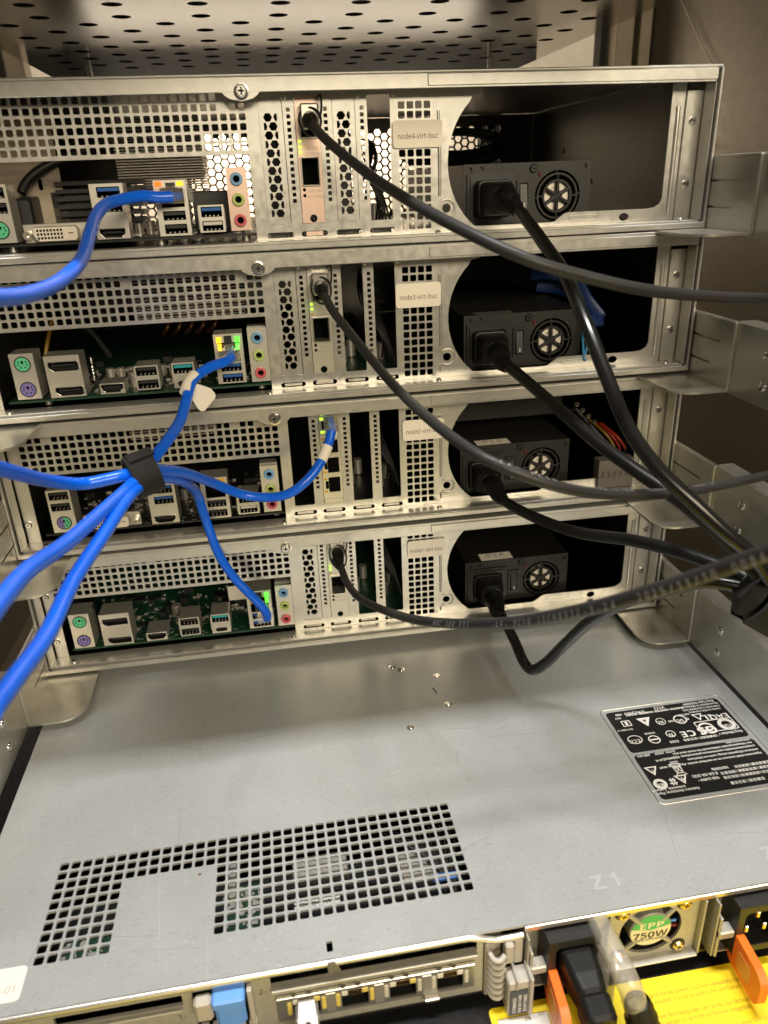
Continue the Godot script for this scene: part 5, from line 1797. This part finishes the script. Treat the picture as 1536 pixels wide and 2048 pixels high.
func power_cord(label: String, a: Array, inlet: Vector3, m: Material) -> void:
	var o := thing("power_cord", label, "power cord", "black power cords")
	var path := Shape.smooth(pts(a), 8)
	var s := Shape.new()
	s.tube(path, 3.35, 18)
	obj("jacket", s, m, o)
	s = Shape.new()
	# tapered plug body: wide at the inlet, narrow towards the cord
	s.xf = Transform3D(Basis(), inlet)
	s.loft([[-6, 10.4, 10.0, 3.0, 0, 0], [1, 10.6, 10.2, 3.0, 0, 0], [2.2, 10.2, 9.8, 3.0, 0, 0], [2.4, 9.4, 9.2, 3.2, 0, 0], [9, 9.2, 9.0, 3.6, 0, 0], [14, 8.2, 8.2, 4.2, 0, 0], [17.5, 6.6, 6.6, 4.6, 0, 0], [18.5, 5.0, 5.0, 4.4, 0, 0]])
	obj("plug", s, M.plug_rubber, o)
	s = Shape.new()
	var root := inlet + Vector3(0, 0, 15)
	var neck := Shape.smooth(PackedVector3Array([root, root.lerp(path[8], 0.5) + Vector3(0, 1, 3), path[8], path[12]]), 6)
	var radii := PackedFloat32Array()
	for i in neck.size():
		var t := float(i) / (neck.size() - 1)
		radii.append(lerpf(7.2, 4.2, t) - (0.9 if i % 2 else 0.0))
	s.tube(neck, 6, 16, radii)
	obj("strain_relief", s, M.plug_rubber, o)

func build_cables() -> void:
	blue_cable("blue network cable plugged in beside the orange light, running off alone past the vent grille", [121,299,14, 114,299,16, 107,300,19, 98,299,27, 91,297,40, 88,292,57, 88,285,79, 88,276,108, 85,271,140, 83,271,176, 80,274,207, 79,277,230], [Vector3(120.6, 299.4, 4), Vector3(-0.5, 0, 1), Vector3.UP])
	var b3 := blue_cable("blue network cable with a white flag label, dropping from the node3 server into the strap", [142,211,14, 138,210,21, 131,209,26, 125,207,31, 120,204,39, 117,197,50, 114,190,66, 109,186,85, 103,182,101, 95,177,120, 87,179,159, 83,185,200, 81,193,235, 82,198,264, 84,202,292], [Vector3(141.0, 211.6, 4), Vector3(-0.1, -0.1, 1), Vector3.UP])
	var s := Shape.new()
	var p3 := Shape.smooth(PackedVector3Array([Vector3(122.8, 206, 34.4), Vector3(121, 204.6, 37.6), Vector3(119, 202.5, 41.5), Vector3(117.6, 199.4, 46.5)]), 4)
	s.xf = Transform3D(Basis(), Vector3(-1.1, 0.5, 0))
	s.tube(p3, 3.3, 16)
	s.xf = Transform3D(Basis(Vector3(0.97, 0.1, 0.22).normalized(), Vector3(0.0, 0.97, -0.24).normalized(), Vector3(-0.22, 0.24, 0.95).normalized()), Vector3(124.5, 196.5, 38.5))
	s.poly(PackedVector2Array([Vector3(-1, 0, 0).length() * Vector2(-5.2, 7.5), Vector2(-7.4, 0), Vector2(-2.8, -8.4), Vector2(-1.2, -9.6), Vector2(0.6, -9.4), Vector2(7.0, -3.6), Vector2(7.9, -2.0), Vector2(7.6, -0.4), Vector2(5.4, 2.6)]), [], -0.12, 0.12)
	obj("flag_label", s, M.paper, b3)
	var b2 := blue_cable("blue network cable with a white sleeve, curving up into the card of the node2 server", [198,160,13, 195,153,17, 189,144,24, 179,135,30, 167,128,31, 153,126,28, 138,130,28, 124,144,42, 113,162,71, 104,174,96, 97,179,109, 88,180,118, 73,180,123, 65,190,143, 64,205,174, 63,222,208], [Vector3(198.6, 161.5, 4), Vector3(0, -0.25, 1), Vector3(-1, 0, 0)])
	s = Shape.new()
	s.tube(PackedVector3Array([Vector3(194.6, 152.3, 18), Vector3(192.2, 148.7, 20.6), Vector3(189.6, 145, 23.4)]), 3.5, 16)
	obj("white_sleeve", s, M.paper, b2)
	blue_cable("blue network cable hanging from the strap down to the port of the node1 server", [145,29,11, 144.5,37,15, 137,51,17, 127,65,15, 119,82,13, 115,100,12, 113,115,15, 112,134,28, 109,155,63, 103,168,92, 98,173,112, 94,175,134, 89,173,167, 85,173,206, 85,174,244, 85,179,273, 85,183,295], [Vector3(143.0, 29.4, 3), Vector3(0.1, 0.1, 1), Vector3.UP])
	blue_cable("short end of a blue cable by the corner sticker of the low server", [-30,-30,262, -2,-22,254, 12,-18,250, 20,-16,246.5, 26,-18,244.5], [])
	twinax("black module cable from the node4 card, arching right across the top server", [196,334,16, 199,330,22, 204,323,34, 213,313,54, 223,302,87, 235,291,127, 250,281,156, 266,273,169, 287,266,170, 322,257,164, 377,247,132, 447,237,92], Vector3(198, 331.5, 3.5), [])
	twinax("black module cable from the node3 card, sagging across the node2 power supply", [197,247,14, 199,243,20, 203,235,30, 213,222,59, 224,209,99, 233,203,142, 242,199,173, 252,195,187, 273,186,191, 299,176,183, 338,166,168, 386,155,141, 459,143,102], Vector3(197.9, 244.5, 1.0), [["-LF- PC10 IEC60332-3-24  2025/11/10  0041 m", 190.0, 3.3]], 2.5, Vector3(-0.1, 1.0, 0.12))
	twinax("black module cable from the node1 card, printed along its length and sweeping nearest the lens", [196,68,11, 198,65,18, 200,62,33, 205,66,61, 217,81,106, 228,108,162, 245,139,217, 258,166,256, 270,187,282, 279,200,296, 287,214,311], Vector3(197.2, 67.5, -4.5), [["90C 30V FT1", 174.0, 3.3], ["-LF- PC10 IEC60332-3-24", 228.0, 3.3], ["2025/11/10", 312.0, 2.9], ["0084 m 90C", 345.0, 2.9]], 2.4)
	power_cord("glossy black power cord from the node4 supply, the longest, falling to the right", [302,291,22, 306,288,29, 309,282,41, 311,271,65, 312,257,96, 311,240,126, 313,220,148, 317,200,166, 325,185,180, 337,172,191, 350,159,198, 365,146,202, 373,134,204], Vector3(304, 290.5, 2), M.cord_gloss)
	power_cord("black power cord from the node3 supply, running diagonally to the strap", [301,204,22, 302,200,31, 306,197,46, 313,189,84, 323,178,127, 334,170,155, 344,163,171, 356,152,183, 368,139,192, 375,128,198], Vector3(303.5, 203, 0), M.cord)
	power_cord("black power cord from the node2 supply, lying low over the node1 server", [302,115,16, 303,112,27, 307,110,41, 315,113,73, 326,118,105, 341,126,135, 354,129,157, 365,129,174, 373,127,185, 380,124,193], Vector3(303, 113.6, -6), M.cord)
	power_cord("black power cord from the node1 supply, bent sharply above the low server", [301,26,18, 303,26,32, 304,26,50, 304,24,70, 304,21,87, 306,23,98, 312,32,104, 319,50,113, 325,75,130, 332,100,153, 343,115,170, 357,123,179, 371,123,187, 382,120,192], Vector3(307.4, 24, -7), M.cord_gloss)
	# cords of the low server
	var o := thing("power_cord", "ribbed black power cord in the low server's plugged-in supply, hanging down", "power cord", "black power cords")
	s = Shape.new()
	s.xf = Transform3D(Basis(), Vector3(274.6, -25, 0))
	s.loft([[238, 7.6, 8.6, 2.5, -0.6, 0.8], [251, 7.8, 8.8, 2.5, -0.6, 0.8], [252, 7.9, 8.8, 3.0, 0, 0.4], [260, 7.5, 8.2, 3.6, 0.2, -0.4], [266, 6.8, 7.2, 4.0, 0.5, -1.4], [267.5, 6.0, 6.2, 4.0, 0.5, -1.8]], 6)
	obj("plug", s, M.plug_rubber, o)
	s = Shape.new()
	s.xf = Transform3D(Basis(), Vector3(275.4, -28, 0))
	s.loft([[265, 6.4, 6.4, 3.6, 0, 0], [268, 7.3, 7.2, 3.8, 0.2, -0.8], [275, 7.1, 7.0, 3.8, 0.6, -3.2], [276.5, 6.0, 6.0, 3.8, 0.8, -4.0]], 6)
	obj("collar", s, M.plug_rubber, o)
	s = Shape.new()
	var neck := Shape.smooth(PackedVector3Array([Vector3(275.8, -31, 270), Vector3(276.6, -38, 276), Vector3(277.6, -46, 283), Vector3(279, -50, 296)]), 6)
	var radii := PackedFloat32Array()
	for i in neck.size(): radii.append(lerpf(6.4, 4.2, float(i) / neck.size()) - (1.3 if i % 3 == 1 else 0.0))
	s.tube(neck, 6, 16, radii)
	obj("strain_relief", s, M.plug_rubber, o)
	s = Shape.new()
	s.tube(Shape.smooth(PackedVector3Array([Vector3(279, -49, 294), Vector3(281, -47.5, 315), Vector3(288, -47, 350)])), 3.8, 14)
	obj("jacket", s, M.cord, o)
	o = thing("retention_strap", "translucent plastic strap arm with a black rubber end beside the orange handle", "cable strap")
	s = Shape.new()
	s.tube(Shape.smooth(PackedVector3Array([Vector3(286.5, -10.5, 243), Vector3(287.2, -11, 254), Vector3(288.6, -13.5, 265), Vector3(290.6, -19, 270.5), Vector3(293, -29, 272.5)])), 5.6, 16, PackedFloat32Array(), 0.95)
	obj("arm", s, M.clip, o)
	s = Shape.new()
	s.box(284.6, 286.0, -38, -12, 244, 266, 0.5)
	for i in 8: s.box(283.9, 284.6, -30 + i * 1.4, -29.3 + i * 1.4, 246, 262)
	obj("toothed_strip", s, M.clip, o)
	s = Shape.new()
	s.lathe(Vector3(293.0, -23.5, 272.0), Vector3(0.2, -1, 0.22), [[0, 4.6], [0.5, 5.4], [4, 6.4], [5, 6.0], [9, 7.2], [10, 6.6], [15, 7.6], [24, 7.0]], 22)
	obj("rubber_end", s, M.plug_rubber, o)
	# plug in the first socket of the low server's network card
	o = thing("network_plug", "clear network plug in the leftmost socket of the low server's card", "plug")
	s = Shape.new()
	s.box(147.0, 157.2, -36, -27, 236, 252, 0.6)
	obj("body", s, M.clear_plug, o)
	s = Shape.new()
	s.xf = Transform3D(Basis(Vector3.RIGHT, deg_to_rad(-72)), Vector3(152.2, -27.5, 250))
	s.poly(PackedVector2Array([Vector2(-3.4, 6), Vector2(-5.2, -14), Vector2(5.2, -14), Vector2(3.4, 6)]), [disc(0, -4, 1.5, 16)], -1.0, 1.0)
	obj("latch", s, M.latch_plastic, o)

func build_loose_things() -> void:
	# hook-and-loop strap round the blue bundle
	var o := thing("hook_and_loop_strap", "black hook-and-loop strap wrapped round the blue network cables", "cable tie")
	var s := Shape.new()
	var ax := Vector3(0.86, 0.16, -0.42).normalized()
	var c := Vector3(98.2, 177.0, 110)
	var ring_pts := PackedVector3Array()
	var e1 := ax.cross(Vector3(0, 1, 0)).normalized()
	var e2 := ax.cross(e1).normalized()
	strap(s, c, ax, e1, e2, 8.4, 9.2, 6.6, 0.0, 400.0)
	obj("band", s, M.felt, o)
	s = Shape.new()
	strap(s, c + ax * 1.2, ax, e1, e2, 9.6, 10.4, 6.4, 150.0, 300.0)
	obj("overlap", s, M.felt, o)
	# second strap at the right, round the power cords
	o = thing("hook_and_loop_strap", "fuzzy black strap bunching the power cords at the right edge", "cable tie")
	s = Shape.new()
	ax = Vector3(0.82, -0.5, 0.28).normalized()
	e1 = ax.cross(Vector3(0, 0, 1)).normalized()
	e2 = ax.cross(e1).normalized()
	var core := PackedVector3Array()
	var radii := PackedFloat32Array()
	for i in 19:
		var t := i / 18.0
		core.append(Vector3(377, 122, 197) + ax * (t - 0.5) * 22.0)
		radii.append(12.6 + 1.1 * sin(t * 17.0) + 0.8 * sin(t * 41.0 + 1.0) - 7.0 * pow(absf(t - 0.5) * 2.0, 7.0))
	s.tube(core, 12, 26, radii, 0.94)
	obj("band", s, M.felt, o)
	s = Shape.new()
	strap(s, Vector3(377.5, 121.5, 197.5), ax, e1, e2, 14.2, 13.6, 7.0, 20.0, 330.0)
	obj("overlap", s, M.felt, o)

func strap(s: Shape, c: Vector3, ax: Vector3, e1: Vector3, e2: Vector3, ra: float, rb: float, half: float, a0: float, a1: float) -> void:
	var n := 40
	var th := 1.3
	for i in n:
		var ring := []
		for q in [i, i + 1]:
			var t := deg_to_rad(lerpf(a0, a1, float(q) / n))
			var w := 1.0 + 0.035 * sin(t * 3.0 + a0) + (0.0016 * (lerpf(a0, a1, float(q) / n) - a0) / 10.0)
			var d := e1 * cos(t) * ra * w + e2 * sin(t) * rb * w
			var u := d.normalized()
			var p := c + d
			ring.append([p - ax * half, p + ax * half, p + u * th + ax * (half - 0.3), p + u * th - ax * (half - 0.3), u])
		var a: Array = ring[0]
		var b: Array = ring[1]
		s.tri(a[3], a[2], b[2], a[4], a[4], b[4]); s.tri(a[3], b[2], b[3], a[4], b[4], b[4])
		s.tri(a[0], b[0], b[1], -a[4], -b[4], -b[4]); s.tri(a[0], b[1], a[1], -a[4], -b[4], -a[4])
		s.quad_n(a[1], b[1], b[2], a[2], ax)
		s.quad_n(a[0], a[3], b[3], b[0], -ax)
